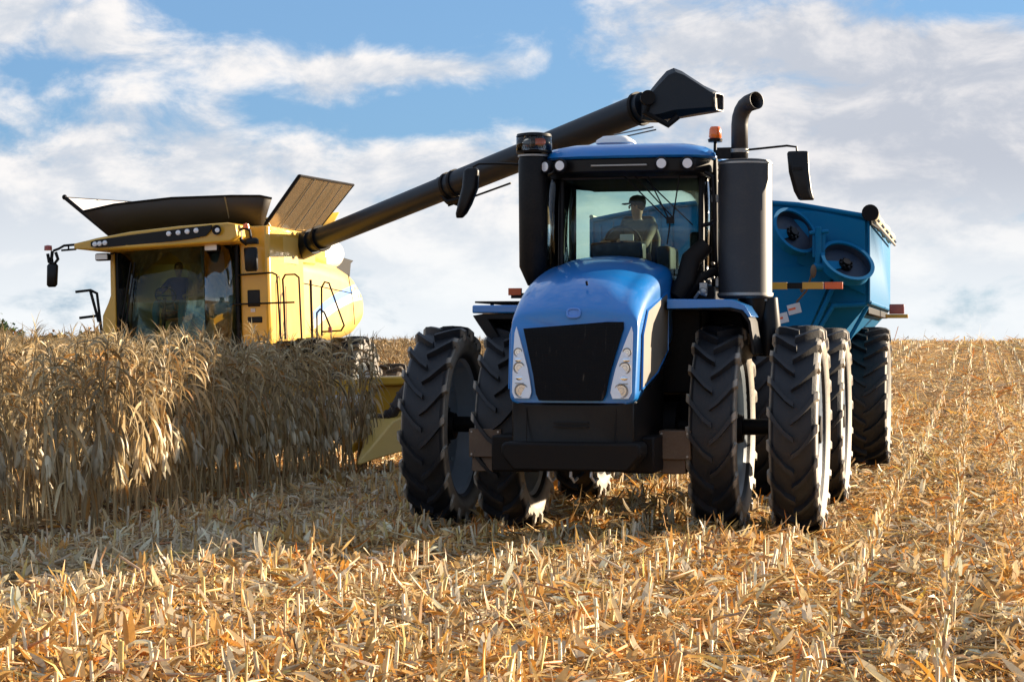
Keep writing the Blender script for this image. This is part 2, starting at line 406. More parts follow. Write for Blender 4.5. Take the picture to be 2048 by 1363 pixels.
def patch(c, x, y):
    u = x*CA-y*SA; a = smooth((vnoise(x, y, 1.6, 21)-.45)/.3)[:, None]; b_ = (np.exp(-((u+7.3)/.8)**2))[:, None]
    c = c*(1-a*np.array([.03, .17, .42])[None])*np.array([1.04, 1.0, .94])[None]; return np.clip(c*(1-b_*.6)+b_*.6*np.array([.72, .66, .52])[None], 0, .85)
def pal(n, g=rng):
    c = PAL[g.choice(len(PAL), n, p=PW)]; return np.clip(c*g.uniform(.75, 1.2, (n, 1))*g.uniform(.94, 1.06, (n, 3)), 0, .85)

CORN_U, CORN_V1, HEAD_U = -8.78, 29.2, -18.3
def incorn(x, y):
    u = x*CA-y*SA; v = x*SA+y*CA
    return ((u < CORN_U+.1) & (v < CORN_V1)) | (u < HEAD_U)
def field_points(n_per_m2, d0, d1, g=rng, margin=.6):
    # uniform in the wedge seen by the camera plus a margin for side views
    half = .32
    area = half*(d1*d1-d0*d0)+margin*2*(d1-d0)
    n = int(area*n_per_m2)
    y = np.sqrt(g.uniform(d0*d0, d1*d1, n)); x = g.uniform(-1, 1, n)*(half*y+margin)
    k = ~incorn(x, y) | (g.random(n) < .25)
    return x[k], y[k]

# ---- litter
L = NP()
def add_litter(dens, d0, d1, sc, nseg):
    x, y = field_points(dens, d0, d1); n = len(x)
    u = x*CA-y*SA
    # windrows: more leaves between the stubble rows, patches
    keep = rng.random(n) < (.5+.5*np.cos(2*np.pi*(u-.3)/.76))*.38+(.5+.5*np.cos(2*np.pi*(u-.3)/3.04))*.22+.06+.55*vnoise(x, y, 1.1, 5)
    x, y = x[keep], y[keep]; n = len(x); z = terrain(x, y)
    big = rng.random(n)
    ln = np.where(big < .88, rng.uniform(.03, .13, n), rng.uniform(.13, .38, n))*sc
    wd = np.where(big < .88, rng.uniform(.004, .016, n), rng.uniform(.008, .034, n))*sc
    pit = rng.normal(.06, .20, n); up = rng.random(n) < .045; pit = np.where(up, rng.uniform(.5, 1.3, n), pit)
    cur = rng.normal(-.15, 1.1, n)
    zz = z + np.abs(rng.normal(0, .035, n))*min(sc, 1.3) + .005
    p = np.stack([x, y, zz], -1)
    hh = n//2; cc = patch(pal(n), x, y); hd = rng.uniform(0, 2*np.pi, n); rl = rng.normal(0, .7, n); tw = rng.normal(0, 1.6, n)
    for sl_, tp in ((slice(0, hh), 'leaf'), (slice(hh, n), 'flat')):
        v, q, m = strips(p[sl_], hd[sl_], pit[sl_], cur[sl_], ln[sl_], wd[sl_]*(1 if tp == 'leaf' else .65), rl[sl_], nseg, tp, tw[sl_])
        L.add(v, q, np.repeat(cc[sl_], m, 0))
add_litter(1200, 10.2, 15, .95, 4)
add_litter(1000, 15, 21, 1.0, 3)
add_litter(520, 21, 34, 1.15, 2)
add_litter(150, 34, 60, 1.7, 2)
add_litter(34, 60, 110, 2.8, 1)
add_litter(7, 110, 190, 4.5, 1)
# husks: broad cupped pieces
for (dens, d0, d1) in ((30, 10.2, 18), (18, 18, 32), (4, 32, 60)):
    x, y = field_points(dens, d0, d1); n = len(x); z = terrain(x, y)
    p = np.stack([x, y, z+rng.uniform(.01, .07, n)], -1)
    hd = rng.uniform(0, 2*np.pi, n); pt = rng.normal(.15, .35, n); cu = rng.normal(-.2, .6, n); ln = rng.uniform(.12, .26, n)
    cc = np.clip(PAL[rng.choice([0, 2, 2, 4, 3, 7], n)]*rng.uniform(.85, 1.2, (n, 1)), 0, .85)
    for s_ in (-1, 1):
        off = np.stack([-np.sin(hd)*s_*.018, np.cos(hd)*s_*.018, np.zeros(n)], -1)
        v, q, m = strips(p+off, hd, pt, cu, ln, np.full(n, .045), np.full(n, s_*.6), 4, 'husk')
        L.add(v, q, np.repeat(cc, m, 0))
# broken stalk pieces
for (dens, d0, d1) in ((26, 10.2, 20), (16, 20, 40), (3, 40, 80)):
    x, y = field_points(dens, d0, d1); n = len(x); z = terrain(x, y)
    p = np.stack([x, y, z+rng.uniform(.01, .06, n)], -1)
    v, q, m = rods(p, rng.uniform(0, 2*np.pi, n), rng.normal(.03, .14, n), rng.uniform(.10, .50, n), rng.uniform(.005, .013, n))
    L.add(v, q, np.repeat(np.maximum(pal(n), np.array([.42, .30, .15])), m, 0))
v, q, c = L.arr()
o = link('crop_litter', npmesh('crop_litter', v, q, 'litter', c))
tag(o, 'loose dry corn leaves, husks and broken stalks covering the harvested ground', 'crop litter', kind='stuff')

# ---- standing stubble in rows
T_ = NP()
def add_stub(d0, d1, step, hs, rs, k=4, leaf=True):
    us = np.arange(-40, 75, .76)
    for u0 in us:
        vv = np.arange(5, d1*1.15, step); vv = vv + rng.uniform(-.06, .06, len(vv))
        uu = u0 + .30 + rng.normal(0, .035, len(vv))
        x = uu*CA+vv*SA; y = -uu*SA+vv*CA
        d = y
        kk = (d > d0) & (d <= d1) & (np.abs(x) < .33*d+.6) & ~incorn(x, y) & (rng.random(len(x)) < .80)
        uloc = x*CA-y*SA; vloc = x*SA+y*CA
        tr = np.zeros(len(x), bool)
        for wx in (-5.66, -4.8, -2.55, -1.72): tr |= (np.abs(uloc-wx) < .30) & (vloc > 20.0)
        kk &= ~(tr & (rng.random(len(x)) < .85))
        x, y = x[kk], y[kk]; n = len(x)
        if n == 0: continue
        z = terrain(x, y)-.02
        p = np.stack([x, y, z], -1)
        h = rng.uniform(.14, .30, n)*hs
        hd = rng.uniform(0, 2*np.pi, n); pt = R(90)-np.abs(rng.normal(0, .18, n))
        v, q, m = rods(p, hd, pt, h, rng.uniform(.009, .016, n)*rs, k)
        L2 = np.clip(PAL[rng.choice([0, 1, 2, 8, 0, 3, 2], n)]*rng.uniform(.85, 1.2, (n, 1)), 0, .88)
        T_.add(v, q, np.repeat(L2, m, 0))
        if leaf:
            for r_ in range(3):
                g_ = rng.random(n) < .8
                if g_.sum() == 0: continue
                pp = p[g_] + np.array([0, 0, .02])+np.stack([0*h[g_], 0*h[g_], h[g_]*rng.uniform(.1, .7, g_.sum())], -1); n2 = g_.sum()
                v, q, m = strips(pp, rng.uniform(0, 2*np.pi, n2), rng.uniform(.4, 1.5, n2), rng.normal(-1.0, .8, n2), rng.uniform(.08, .26, n2)*hs, rng.uniform(.012, .035, n2)*rs, rng.normal(0, .4, n2), 3, 'leaf', rng.normal(0, .9, n2))
                T_.add(v, q, np.repeat(pal(n2), m, 0))
add_stub(10.2, 24, .105, 1.0, 1.0)
add_stub(24, 45, .13, 1.0, 1.15)
add_stub(45, 85, .26, 1.1, 1.7)
add_stub(85, 170, .6, 1.2, 3.2, leaf=False)
v, q, c = T_.arr()
o = link('corn_stubble', npmesh('corn_stubble', v, q, 'litter', c))
tag(o, 'short cut corn stalks standing in rows across the harvested ground', 'stubble', kind='stuff')

# ------------------------------------------------------------------ corn plants
CP = np.array([(.52, .39, .21), (.44, .33, .18), (.66, .52, .31), (.36, .24, .11), (.34, .28, .17), (.52, .28, .09), (.74, .63, .43)])
CW = np.array([.24, .2, .16, .12, .12, .06, .10])
def ccol(g, n): return np.clip(CP[g.choice(len(CP), n, p=CW/CW.sum())]*g.uniform(.75, 1.15, (n, 1)), 0, .8)
def ear_mesh(g, p, head, tilt, L_=.21, r=.028):
    """hanging husked ear: tapered 6-sided spindle, returned as quads"""
    k = 6; ts = np.array([0, .12, .4, .75, 1.0]); rs = np.array([.35, .8, 1.0, .75, .12])*r
    d = np.array([math.cos(head)*math.cos(tilt), math.sin(head)*math.cos(tilt), math.sin(tilt)])
    a = np.array([-math.sin(head), math.cos(head), 0]); b = np.cross(d, a)
    v = np.array([p+d*L_*t+(a*math.cos(2*math.pi*i/k)+b*math.sin(2*math.pi*i/k))*rr for t, rr in zip(ts, rs) for i in range(k)])
    q = np.array([(j*k+i, j*k+(i+1) % k, (j+1)*k+(i+1) % k, (j+1)*k+i) for j in range(len(ts)-1) for i in range(k)])
    return v, q
def corn_variant(seed, lod=0):
    g = np.random.default_rng(seed)
    h = g.uniform(1.72, 1.92); lean = g.normal(0, .05, 2)
    parts = {}
    # stalk
    nseg = 6 if lod == 0 else 3; k = 5 if lod == 0 else 3
    ts = np.linspace(0, 1, nseg+1); kink = g.normal(0, .012, (nseg+1, 2)); kink[0] = 0
    cen = np.stack([lean[0]*ts*h+kink[:, 0], lean[1]*ts*h+kink[:, 1], ts*h], -1); rad = .0155*(1-.70*ts)
    v = np.array([cen[j]+rad[j]*np.array([math.cos(2*math.pi*i/k), math.sin(2*math.pi*i/k), 0]) for j in range(nseg+1) for i in range(k)])
    q = np.array([(j*k+i, j*k+(i+1) % k, (j+1)*k+(i+1) % k, (j+1)*k+i) for j in range(nseg) for i in range(k)])
    parts['stalk'] = (v, q, np.tile(np.array((.60, .47, .27))*g.uniform(.75, 1.1), (len(v), 1)))
    def at(z): return np.array([np.interp(z/h, ts, cen[:, 0]), np.interp(z/h, ts, cen[:, 1]), z])
    # leaves: two ranks, lower ones hang dead along the stalk, upper arch over
    A = NP()
    zs = np.concatenate([g.uniform(.40, 1.05, 7), np.linspace(.95, h-.42, 7)+g.normal(0, .03, 7), np.linspace(h-.40, h-.02, 8)+g.normal(0, .02, 8)]); zs = np.clip(zs, .1, h)
    n = len(zs); az0 = g.uniform(0, 2*np.pi)
    hd = az0+np.pi*(np.arange(n) % 2)+g.normal(0, .55, n)
    low = zs < 1.0; top = zs > h-.45
    pit = np.where(low, g.uniform(-1.2, .1, n), g.uniform(.5, 1.25, n))
    mid = ~low & ~top
    pit = np.where(mid, g.uniform(.1, 1.2, n), pit)
    cur = np.where(low | mid, -1.52-pit+g.normal(0, .10, n), 0)
    cur = np.where(top, g.uniform(-2.9, -1.7, n), cur)
    ln = np.where(low, g.uniform(.22, .45, n), g.uniform(.28, .62, n)); ln = np.where(top, g.uniform(.30, .52, n), ln)
    wd = np.where(low, g.uniform(.018, .045, n), g.uniform(.022, .046, n)); wd = np.where(top, wd*.75, wd); pw = np.where(top, .55, .22)
    if lod: wd *= 1.35
    p = np.array([at(z) for z in zs])
    v, q, m = strips(p, hd, pit, cur, ln, wd, g.normal(0, .5, n), 6 if lod == 0 else 3, 'leaf', g.normal(0, 1.6, n), pw[:, None])
    A.add(v, q, np.repeat(ccol(g, n), m, 0))
    if lod == 0:
        # torn ragged strips beside the blades
        n2 = 8; ii = g.choice(n, n2)
        v, q, m = strips(p[ii], hd[ii]+g.normal(0, .3, n2), pit[ii], cur[ii]*.95, ln[ii]*g.uniform(.7, 1.1, n2), np.full(n2, .010), g.normal(0, .8, n2), 4, 'leaf', g.normal(0, 2, n2), .42)
        A.add(v, q, np.repeat(ccol(g, n2), m, 0))
    parts['leaf_blades'] = A.arr()
    # tassel
    n = 7 if lod == 0 else 4; pt = np.repeat(at(h-.01)[None], n, 0)
    v, q, m = strips(pt, g.uniform(0, 2*np.pi, n), g.uniform(.7, 1.45, n), g.uniform(-1.9, -.5, n), g.uniform(.16, .34, n), np.full(n, .010 if lod == 0 else .02), np.zeros(n), 4 if lod == 0 else 2, 'leaf')
    parts['tassel'] = (v, q, np.repeat(ccol(g, n)*.85, m, 0))
    # ear
    A = NP()
    for rep in range(g.integers(1, 3)):
      z = g.uniform(.72, 1.15); hd = g.uniform(0, 2*np.pi); tl = g.uniform(-1.5, -1.0)
      v, q = ear_mesh(g, at(z)+np.array([math.cos(hd), math.sin(hd), 0])*.03, hd, tl, g.uniform(.20, .27), g.uniform(.034, .046))
      ec = np.array((.74, .68, .53))*g.uniform(.75, 1.1)
      A.add(v, q, np.tile(ec, (len(v), 1)))
      n = 4; pt = np.repeat((at(z)+np.array([math.cos(hd), math.sin(hd), 0])*.03)[None], n, 0)
      v, q, m = strips(pt, hd+g.normal(0, .5, n), np.full(n, tl)+g.normal(0, .25, n), g.normal(0, .5, n), g.uniform(.18, .30, n), np.full(n, .04), g.normal(0, .6, n), 3, 'husk')
      A.add(v, q, np.repeat(np.tile(ec*.85, (n, 1)), m, 0))
    parts['ear'] = A.arr()
    return parts
NV = 12
VAR = [corn_variant(100+i) for i in range(NV)]
VMESH = [{k: npmesh(k, a[0], a[1], 'corn', a[2], smooth_=True) for k, a in v.items()} for v in VAR]
# individual plants: the rows that face the camera
spots = []
row = 0
for row in range(7):
    u0 = CORN_U-.10-.76*row
    for v_ in np.arange(18.2 if row == 0 else 18.0, CORN_V1-.05, .125 if row == 0 else .16):
        u = u0+rng.normal(0, .035); vv = v_+rng.normal(0, .03)
        x = u*CA+vv*SA; y = -u*SA+vv*CA
        if x < -.256*y-.45: continue
        spots.append((x, y, row))
spots.sort(key=lambda s: s[2]*1000+s[1])
used = spots[:300]; rest_near = spots[300:]
for i, (x, y, row) in enumerate(used):
    r = empty('corn_plant', (x, y, tz(x, y)-.01), random.uniform(0, 6.28), random.gauss(0, .05))
    r.rotation_euler[0] = random.gauss(0, .05)
    sc = random.uniform(.93, 1.08); r.scale = (sc, sc, sc*random.uniform(.96, 1.05))
    tag(r, 'dry corn plant in the edge row of uncut corn, facing the stubble' if row == 0 else 'dry corn plant standing just behind the edge row of uncut corn', 'corn plant', 'dry corn plants near the edge of the uncut corn')
    vm_ = VMESH[random.randrange(NV)]
    for k, me in vm_.items(): link(k, me, r)
# the rest of the crop as one mass
def mass(name, label, pts, variants, s0=1.0):
    V, Q, C = [], [], []; off = 0
    allv = []
    for vt in variants:
        A = NP()
        for a in vt.values(): A.add(*a)
        allv.append(A.arr())
    pts = np.asarray(pts); ch = rng.integers(0, len(allv), len(pts))
    for i, (bv, bq, bc) in enumerate(allv):
        P = pts[ch == i]; n = len(P)
        if n == 0: continue
        a = rng.uniform(0, 2*np.pi, n); sc = rng.uniform(.92, 1.08, n)*s0; lx, ly = rng.normal(0, .06, n), rng.normal(0, .06, n)
        x = bv[None, :, 0]*np.cos(a)[:, None]-bv[None, :, 1]*np.sin(a)[:, None]
        y = bv[None, :, 0]*np.sin(a)[:, None]+bv[None, :, 1]*np.cos(a)[:, None]
        z = bv[None, :, 2]*sc[:, None]
        x = x*sc[:, None]+z*lx[:, None]+P[:, 0:1]; y = y*sc[:, None]+z*ly[:, None]+P[:, 1:2]; z = z+terrain(P[:, 0], P[:, 1])[:, None]
        V.append(np.stack([x, y, z], -1).reshape(-1, 3))
        Q.append((bq[None]+(np.arange(n)*len(bv))[:, None, None]).reshape(-1, 4)+off)
        C.append((bc[None]*rng.uniform(.8, 1.15, (n, 1, 1))).reshape(-1, 3)); off += n*len(bv)
    o = link(name, npmesh(name, np.concatenate(V), np.concatenate(Q), 'corn', np.concatenate(C)))
    return tag(o, label, 'standing corn', kind='stuff')
pts = [(x, y) for x, y, r_ in rest_near]
for row in range(7, 14):
    for v_ in np.arange(17, CORN_V1-.05, .19):
        u = CORN_U-.10-.76*row+rng.normal(0, .04); vv = v_+rng.normal(0, .04); x = u*CA+vv*SA; y = -u*SA+vv*CA
        if x > -.30*y-1: pts.append((x, y))
mass('standing_corn', 'dense mass of uncut dry corn behind the front rows, in front of the combine', pts, [corn_variant(300+i, 1) for i in range(8)])
pts = []
for row in range(0, 60):
    u0 = HEAD_U-.76*row
    for v_ in np.arange(24, 150, .30 if row < 14 else .45):
        u = u0+rng.normal(0, .04); vv = v_+rng.normal(0, .06); x = u*CA+vv*SA; y = -u*SA+vv*CA
        if x > -.29*y-1.5 and y < 150 and rng.random() < (1 if y < 60 else .55): pts.append((x, y))
mass('distant_corn', 'pale dry corn left standing far behind the combine along the horizon', pts, [corn_variant(500+i, 1) for i in range(8)])
print('corn', len(used), len(pts))
# ------------------------------------------------------------------ wheels
def wheel_meshes(D, w, rim_r, nlug=19, dish=0.0, lugh=.075, tyremat='tyre', rimmat='rim'):
    Rr = D/2; Rc = Rr-lugh
    t = MB()
    prof = [(-.36*w, rim_r), (-.44*w, rim_r+.03), (-.52*w, (rim_r+Rc)/2), (-.525*w, Rc-.13), (-.49*w, Rc-.045), (-.40*w, Rc-.008), (-.2*w, Rc), (0, Rc+.003),
            (.2*w, Rc), (.40*w, Rc-.008), (.49*w, Rc-.045), (.525*w, Rc-.13), (.52*w, (rim_r+Rc)/2), (.44*w, rim_r+.03), (.36*w, rim_r), (.30*w, rim_r-.03), (-.30*w, rim_r-.03)]
    t.lathe(prof, n=64, closed=True)
    pit = 2*math.pi/nlug
    for k in range(nlug*2):
        s = 1 if k % 2 else -1; th0 = k*pit/2
        st = [(-.03, 0.0, Rr-.004, .024), (.15, .06, Rr, .026), (.32, .15, Rr-.004, .030), (.455, .235, Rr-.012, .038), (.540, .275, Rr-.045, .042), (.556, .285, Rr-.13, .036)]
        secs = []
        for (fx, dt, ro, hw) in st:
            ri = Rc-.03 if fx < .5 else ro-.035; x = s*fx*w; xi = x if fx < .5 else s*(fx-.05)*w
            th = th0+dt
            def P(r, a, xx): return (xx, -r*math.cos(a), r*math.sin(a))
            hb = hw*1.3
            secs.append([P(ri, th-hb/Rr, xi), P(ro, th-hw/Rr, x), P(ro, th+hw/Rr, x), P(ri, th+hb/Rr, xi)])
        t.loft(secs)
    r = MB()
    # barrel, dish, hub
    r.lathe([(-.37*w, rim_r+.035), (-.37*w, rim_r-.0), (-.31*w, rim_r-.035), (-.12*w, rim_r-.05), (dish*w-.03, rim_r-.10), (dish*w-.012, rim_r-.13), (dish*w-.012, .24), (dish*w+.012, .24), (dish*w+.012, rim_r-.13), (.02+dish*w, rim_r-.08), (.12*w, rim_r-.05), (.31*w, rim_r-.035), (.37*w, rim_r), (.37*w, rim_r+.035), (.33*w, rim_r+.005), (-.33*w, rim_r+.005)], n=48, closed=True)
    for k in range(8):
        a = 2*math.pi*k/8; c = (rim_r-.19)
        r.cyl((dish*w-.02, -c*math.cos(a), c*math.sin(a)), (dish*w+.035, -c*math.cos(a), c*math.sin(a)), .022, n=8)
    h = MB()
    h.lathe([(dish*w-.10, .001), (dish*w-.10, .20), (dish*w-.05, .25), (dish*w+.05, .25), (dish*w+.09, .16), (dish*w+.16, .14), (dish*w+.17, .001)], n=28)
    for k in range(12):
        a = 2*math.pi*k/12; h.cyl((dish*w-.07, -.21*math.cos(a), .21*math.sin(a)), (dish*w+.075, -.21*math.cos(a), .21*math.sin(a)), .014, n=6)
    return t, r, h
_wc = {}
def add_wheel(parent, loc, D, w, rim_r, key, dish=0.0, nlug=19, flip=False, rot=0.0, tyremat='tyre', rimmat='rim', lugh=.075):
    if key not in _wc:
        t, r, h = wheel_meshes(D, w, rim_r, nlug, dish, lugh)
        ho = h.build('wheel', 'frame', parent); to = t.build('tyre', tyremat, ho, ang=30); ro = r.build('rim', rimmat, ho, ang=30)
        _wc[key] = (ho, to, ro)
    else:
        a, b, c = _wc[key]; ho = a.copy(); COL.objects.link(ho); ho.parent = parent
        for q in (b, c): z = q.copy(); COL.objects.link(z); z.parent = ho
    ho.location = loc; ho.rotation_euler = (rot, 0, math.pi if flip else 0)
    if flip: ho.rotation_euler = (rot, math.pi, math.pi) # keep the V of the tread pointing the same way
    return ho

# ------------------------------------------------------------------ tractor
tr = empty('tractor', (1.03, 21.3, 0), YAW)
tag(tr, 'large blue four wheel drive tractor with dual wheels, black exhaust stack and dark grille', 'tractor')
WD, WW = 2.17, .47
for i, lx in enumerate((-1.79, -1.0, 1.22, 2.03)):
    add_wheel(tr, (lx, 0, 1.0), WD, WW, .73, 'tr_out' if lx > 0 else 'tr_in', dish=.12 if lx > 0 else -.12, rot=.13*i)
    add_wheel(tr, (lx, 3.9, 1.0), WD, WW, .73, 'tr_out' if lx > 0 else 'tr_in', dish=.12 if lx > 0 else -.12, rot=.2+.17*i)
for y in (0, 3.9):
    b = MB(); b.cyl((-1.9, y, 1.02), (2.1, y, 1.02), .085, n=20); b.cyl((-.70, y, 1.02), (.75, y, 1.02), .26, n=24); b.sphere((0, y, 1.0), .38, 20, 12)
    b.build('axle', 'frame', tr)
b = MB(); b.box(-.36, .36, -1.9, 1.2, .72, 1.12); b.box(-.32, .32, 1.1, 2.3, .78, 1.05); b.box(-.42, .42, 2.2, 5.1, .80, 1.45); b.box(-.25, .25, 5.0, 5.9, .55, .72)
b.box(-.48, .48, -1.7, .3, 1.0, 2.1)
b.build('chassis', 'frame', tr, bevel=.02)
# hood: lofted with a rounded nose. ring goes left-bottom, up, over, right-bottom
def hood_ring(y, w, zt, zb, rc, crown, rake, tuck):
    pts = []
    pts.append((-w+tuck, zb)); pts.append((-w+.01, zb+.10)); pts.append((-w, (zb+zt)/2)); pts.append((-w, zt-rc-.06))
    for i in range(0, 7):
        a = R(180-90*i/6); pts.append((-w+rc+rc*math.cos(a), zt-rc+rc*math.sin(a)))
    for i in range(1, 8): 
        x = (-w+rc)*(1-2*i/8); pts.append((x, zt+crown*(1-(x/(w-rc))**2)+(.028 if abs(x) < (w-rc)*.80 and y > -1.95 else 0)))
    for i in range(0, 7):
        a = R(90-90*i/6); pts.append((w-rc+rc*math.cos(a), zt-rc+rc*math.sin(a)))
    pts.append((w, zt-rc-.06)); pts.append((w, (zb+zt)/2)); pts.append((w-.01, zb+.10)); pts.append((w-tuck, zb))
    out = []
    for (x, z) in pts:
        t = max(0, (z-1.3)/1.0)
        out.append((x, y+rake*(.05*t+.15*t*t) + rake*.10*(x/max(w, .1))**2*.6, z))
    return out
secs = [hood_ring(-2.085, .605, 2.15, 1.30, .09, .05, 1.0, .02), hood_ring(-2.07, .626, 2.20, 1.275, .14, .055, 1.0, .02), hood_ring(-2.03, .638, 2.26, 1.27, .17, .06, 1.0, .01),
        hood_ring(-1.93, .646, 2.33, 1.27, .20, .065, .9, .005), hood_ring(-1.75, .648, 2.42, 1.30, .21, .07, .7, .005), hood_ring(-1.4, .655, 2.525, 1.40, .20, .07, .4, .005),
        hood_ring(-.9, .665, 2.62, 1.56, .19, .07, .15, .005), hood_ring(-.35, .675, 2.70, 1.74, .18, .07, 0, .005), hood_ring(.12, .68, 2.745, 1.85, .17, .065, 0, .005), hood_ring(.30, .66, 2.745, 1.88, .17, .06, 0, .005)]
hood = MB(); hood.loft(secs, closed=True, cap0=True, cap1=True)
hd_ = hood.build('hood', 'blue', tr, ang=50)
md = hd_.modifiers.new('sub', 'SUBSURF'); md.levels = 1; md.render_levels = 2
# front face follows y = f(x,z)
def fy(x, z, off=0):
    t = max(0, (z-1.3)/1.0); return -2.085+(.05*t+.15*t*t)+.06*(x/.6)**2-off
def face_plate(poly, off, th, name, mat, parent, nseg=1, bevel=0.004):
    """thin plate following the nose of the hood; poly in x,z, convex, built as a vertical grid"""
    zs_ = sorted(set(round(p[1], 4) for p in poly)); z0, z1 = zs_[0], zs_[-1]
    def xr(z):
        xs_ = []
        for i in range(len(poly)):
            (xa, za), (xb, zb) = poly[i], poly[(i+1) % len(poly)]
            if abs(za-zb) < 1e-6:
                if abs(z-za) < 1e-4: xs_ += [xa, xb]
                continue
            if min(za, zb)-1e-6 <= z <= max(za, zb)+1e-6: xs_.append(xa+(xb-xa)*(z-za)/(zb-za))
        return min(xs_), max(xs_)
    nz, nxn = 12, 12; f = []; bk = []
    for j in range(nz+1):
        z = z0+(z1-z0)*(.001+.998*j/nz); a, c = xr(z)
        for i in range(nxn+1):
            x = a+(c-a)*i/nxn; f.append((x, fy(x, z, off+th), z)); bk.append((x, fy(x, z, -.03), z))
    m = MB(); n = len(f); W_ = nxn+1
    fs = []
    for j in range(nz):
        for i in range(nxn):
            p = j*W_+i; fs.append((p, p+1, p+W_+1, p+W_)); fs.append((n+p, n+p+W_, n+p+W_+1, n+p+1))
    for i in range(nxn): fs.append((i, n+i, n+i+1, i+1)); q = nz*W_+i; fs.append((q, q+1, n+q+1, n+q))
    for j in range(nz): p = j*W_; fs.append((p, p+W_, n+p+W_, n+p)); p += nxn; fs.append((p, n+p, n+p+W_, p+W_))
    m.add(f+bk, fs)
    return m.build(name, mat, parent, ang=40)
gr = face_plate([(-.505, 2.075), (-.49, 2.10), (.49, 2.105), (.505, 2.08), (.455, 1.90), (.375, 1.60), (.335, 1.37), (.31, 1.345), (-.31, 1.345), (-.335, 1.37), (-.375, 1.60), (-.455, 1.90)], .006, .012, 'grille', 'grille', hd_)
for s_ in (-1, 1):
    m = MB(); m.tube([(s_*(.655+.012*k), -1.3+.4*k, 1.47+.115*k) for k in range(4)], .006, 6); m.build('hood_seam', 'black', hd_)
# raised ring badge (plain) above the grille
bd = MB(); ring = [(.062*math.copysign(abs(math.cos(a))**.6, math.cos(a)), .042*math.copysign(abs(math.sin(a))**.6, math.sin(a))) for a in [2*math.pi*i/28 for i in range(28)]]
path = [(x, fy(x, 2.19+z, .014)+.012, 2.19+z) for x, z in ring]
bd.tube(path+[path[0]], .011, 6, caps=False)
bd.add([(x*.86, fy(x*.86, 2.19+z*.86, .010)+.012, 2.19+z*.86) for x, z in ring]+[(0, fy(0, 2.19, .012)+.012, 2.19)], [(i, (i+1) % 28, 28) for i in range(28)])
bd.build('badge', 'stripeblue', hd_)
bd = MB(); bd.cyl((.09, -1.69, 2.47), (.09, -1.72, 2.50), .012, n=10); bd.build('hood_latch', 'black', hd_)
for s in (-1, 1):
    poly = [(s*.570, 2.06), (s*.585, 2.02), (s*.588, 1.40), (s*.56, 1.365), (s*.41, 1.365), (s*.385, 1.39), (s*.400, 1.50), (s*.435, 1.66), (s*.48, 1.80), (s*.53, 1.95)]
    if s < 0: poly = poly[::-1]
    bz = face_plate([(x*(1+.0), z) for x, z in poly], .003, .010, 'headlight', 'lens', hd_)
    for (x, z, r_) in ((s*.537, 1.810, .040), (s*.520, 1.660, .054), (s*.490, 1.440, .066)):
        m = MB(); y = fy(x, z, .014); m.tube([(x+math.cos(a)*r_, y, z+math.sin(a)*r_) for a in [2*math.pi*i/20 for i in range(21)]], .006, 6, False)
        m.tube([(x+math.cos(a)*r_*.45, y+.002, z+math.sin(a)*r_*.45) for a in [2*math.pi*i/16 for i in range(17)]], .005, 6, False)
        m.build('lamp_ring', 'steel', bz)
    m = MB()
    for (x, z, r_) in ((s*.537, 1.810, .036), (s*.520, 1.660, .050), (s*.490, 1.440, .060)): m.cyl((x, fy(x, z, .010), z), (x, fy(x, z, .016), z), r_, r_*.9, 20)
    for (x, z) in ((s*.525, 1.735), (s*.510, 1.560)): m.sphere((x, fy(x, z, .008), z), .042, 14, 8, (1, .3, .62))
    m.build('lamp', 'chrome', bz)
    m = MB(); m.box(min(s*.42, s*.555), max(s*.42, s*.555), fy(.5, 1.51, .018), fy(.5, 1.51, 0), 1.507, 1.514); m.build('divider', 'steel', bz)
    # side vent with raised frame
    vp = [(-1.84, 1.45), (-1.78, 1.98), (-1.50, 2.22), (-.32, 2.42), (-.24, 2.30), (-.28, 1.82), (-.95, 1.60)]
    x0 = .668 if s > 0 else -.668
    def sx(y): return s*(.651+.017*min(1, max(0, (y+1.9)/1.6))+.004)
    m = MB(); m.add([(sx(y)+s*.006, y, z) for y, z in vp]+[(sx(y)-s*.02, y, z) for y, z in vp], [tuple(range(7)), tuple(range(13, 6, -1))]+[(i, (i+1) % 7, 7+(i+1) % 7, 7+i) for i in range(7)])
    m.build('side_vent', 'vent', hd_)
    m = MB(); m.tube([(sx(y)+s*.004, y, z) for y, z in vp+[vp[0]]], .011, 6, False); m.build('vent_rim', 'blue', hd_)
# black skirt below the hood
def sk(y, w, zt, zb, r_=.10):
    return [(-w, y+.06, zb+.02), (-w, y+.06, zt), (-w+r_, y+.005, zt), (-.2, y, zt), (.2, y, zt), (w-r_, y+.005, zt), (w, y+.06, zt), (w, y+.06, zb+.02), (w-r_, y+.005, zb), (.2, y, zb), (-.2, y, zb), (-w+r_, y+.005, zb)]
m = MB(); m.loft([sk(-2.05, .56, 1.30, .92), sk(-2.03, .60, 1.32, .92), sk(-1.9, .625, 1.34, .90), sk(-1.3, .63, 1.50, .88), sk(-.7, .63, 1.66, .90), sk(-.25, .62, 1.78, 1.0)])
skt = m.build('lower_skirt', 'blackgloss', tr, bevel=.012)
for z in (1.085, 1.12): m = MB(); m.box(-.17, .17, -2.075, -2.045, z, z+.014); m.build('intake_slot', 'black', skt)
for x in (-.44, .44): m = MB(); m.cyl((x, -2.045, .95), (x, -2.045, 1.27), .006, n=6); m.build('skirt_seam', 'black', skt)
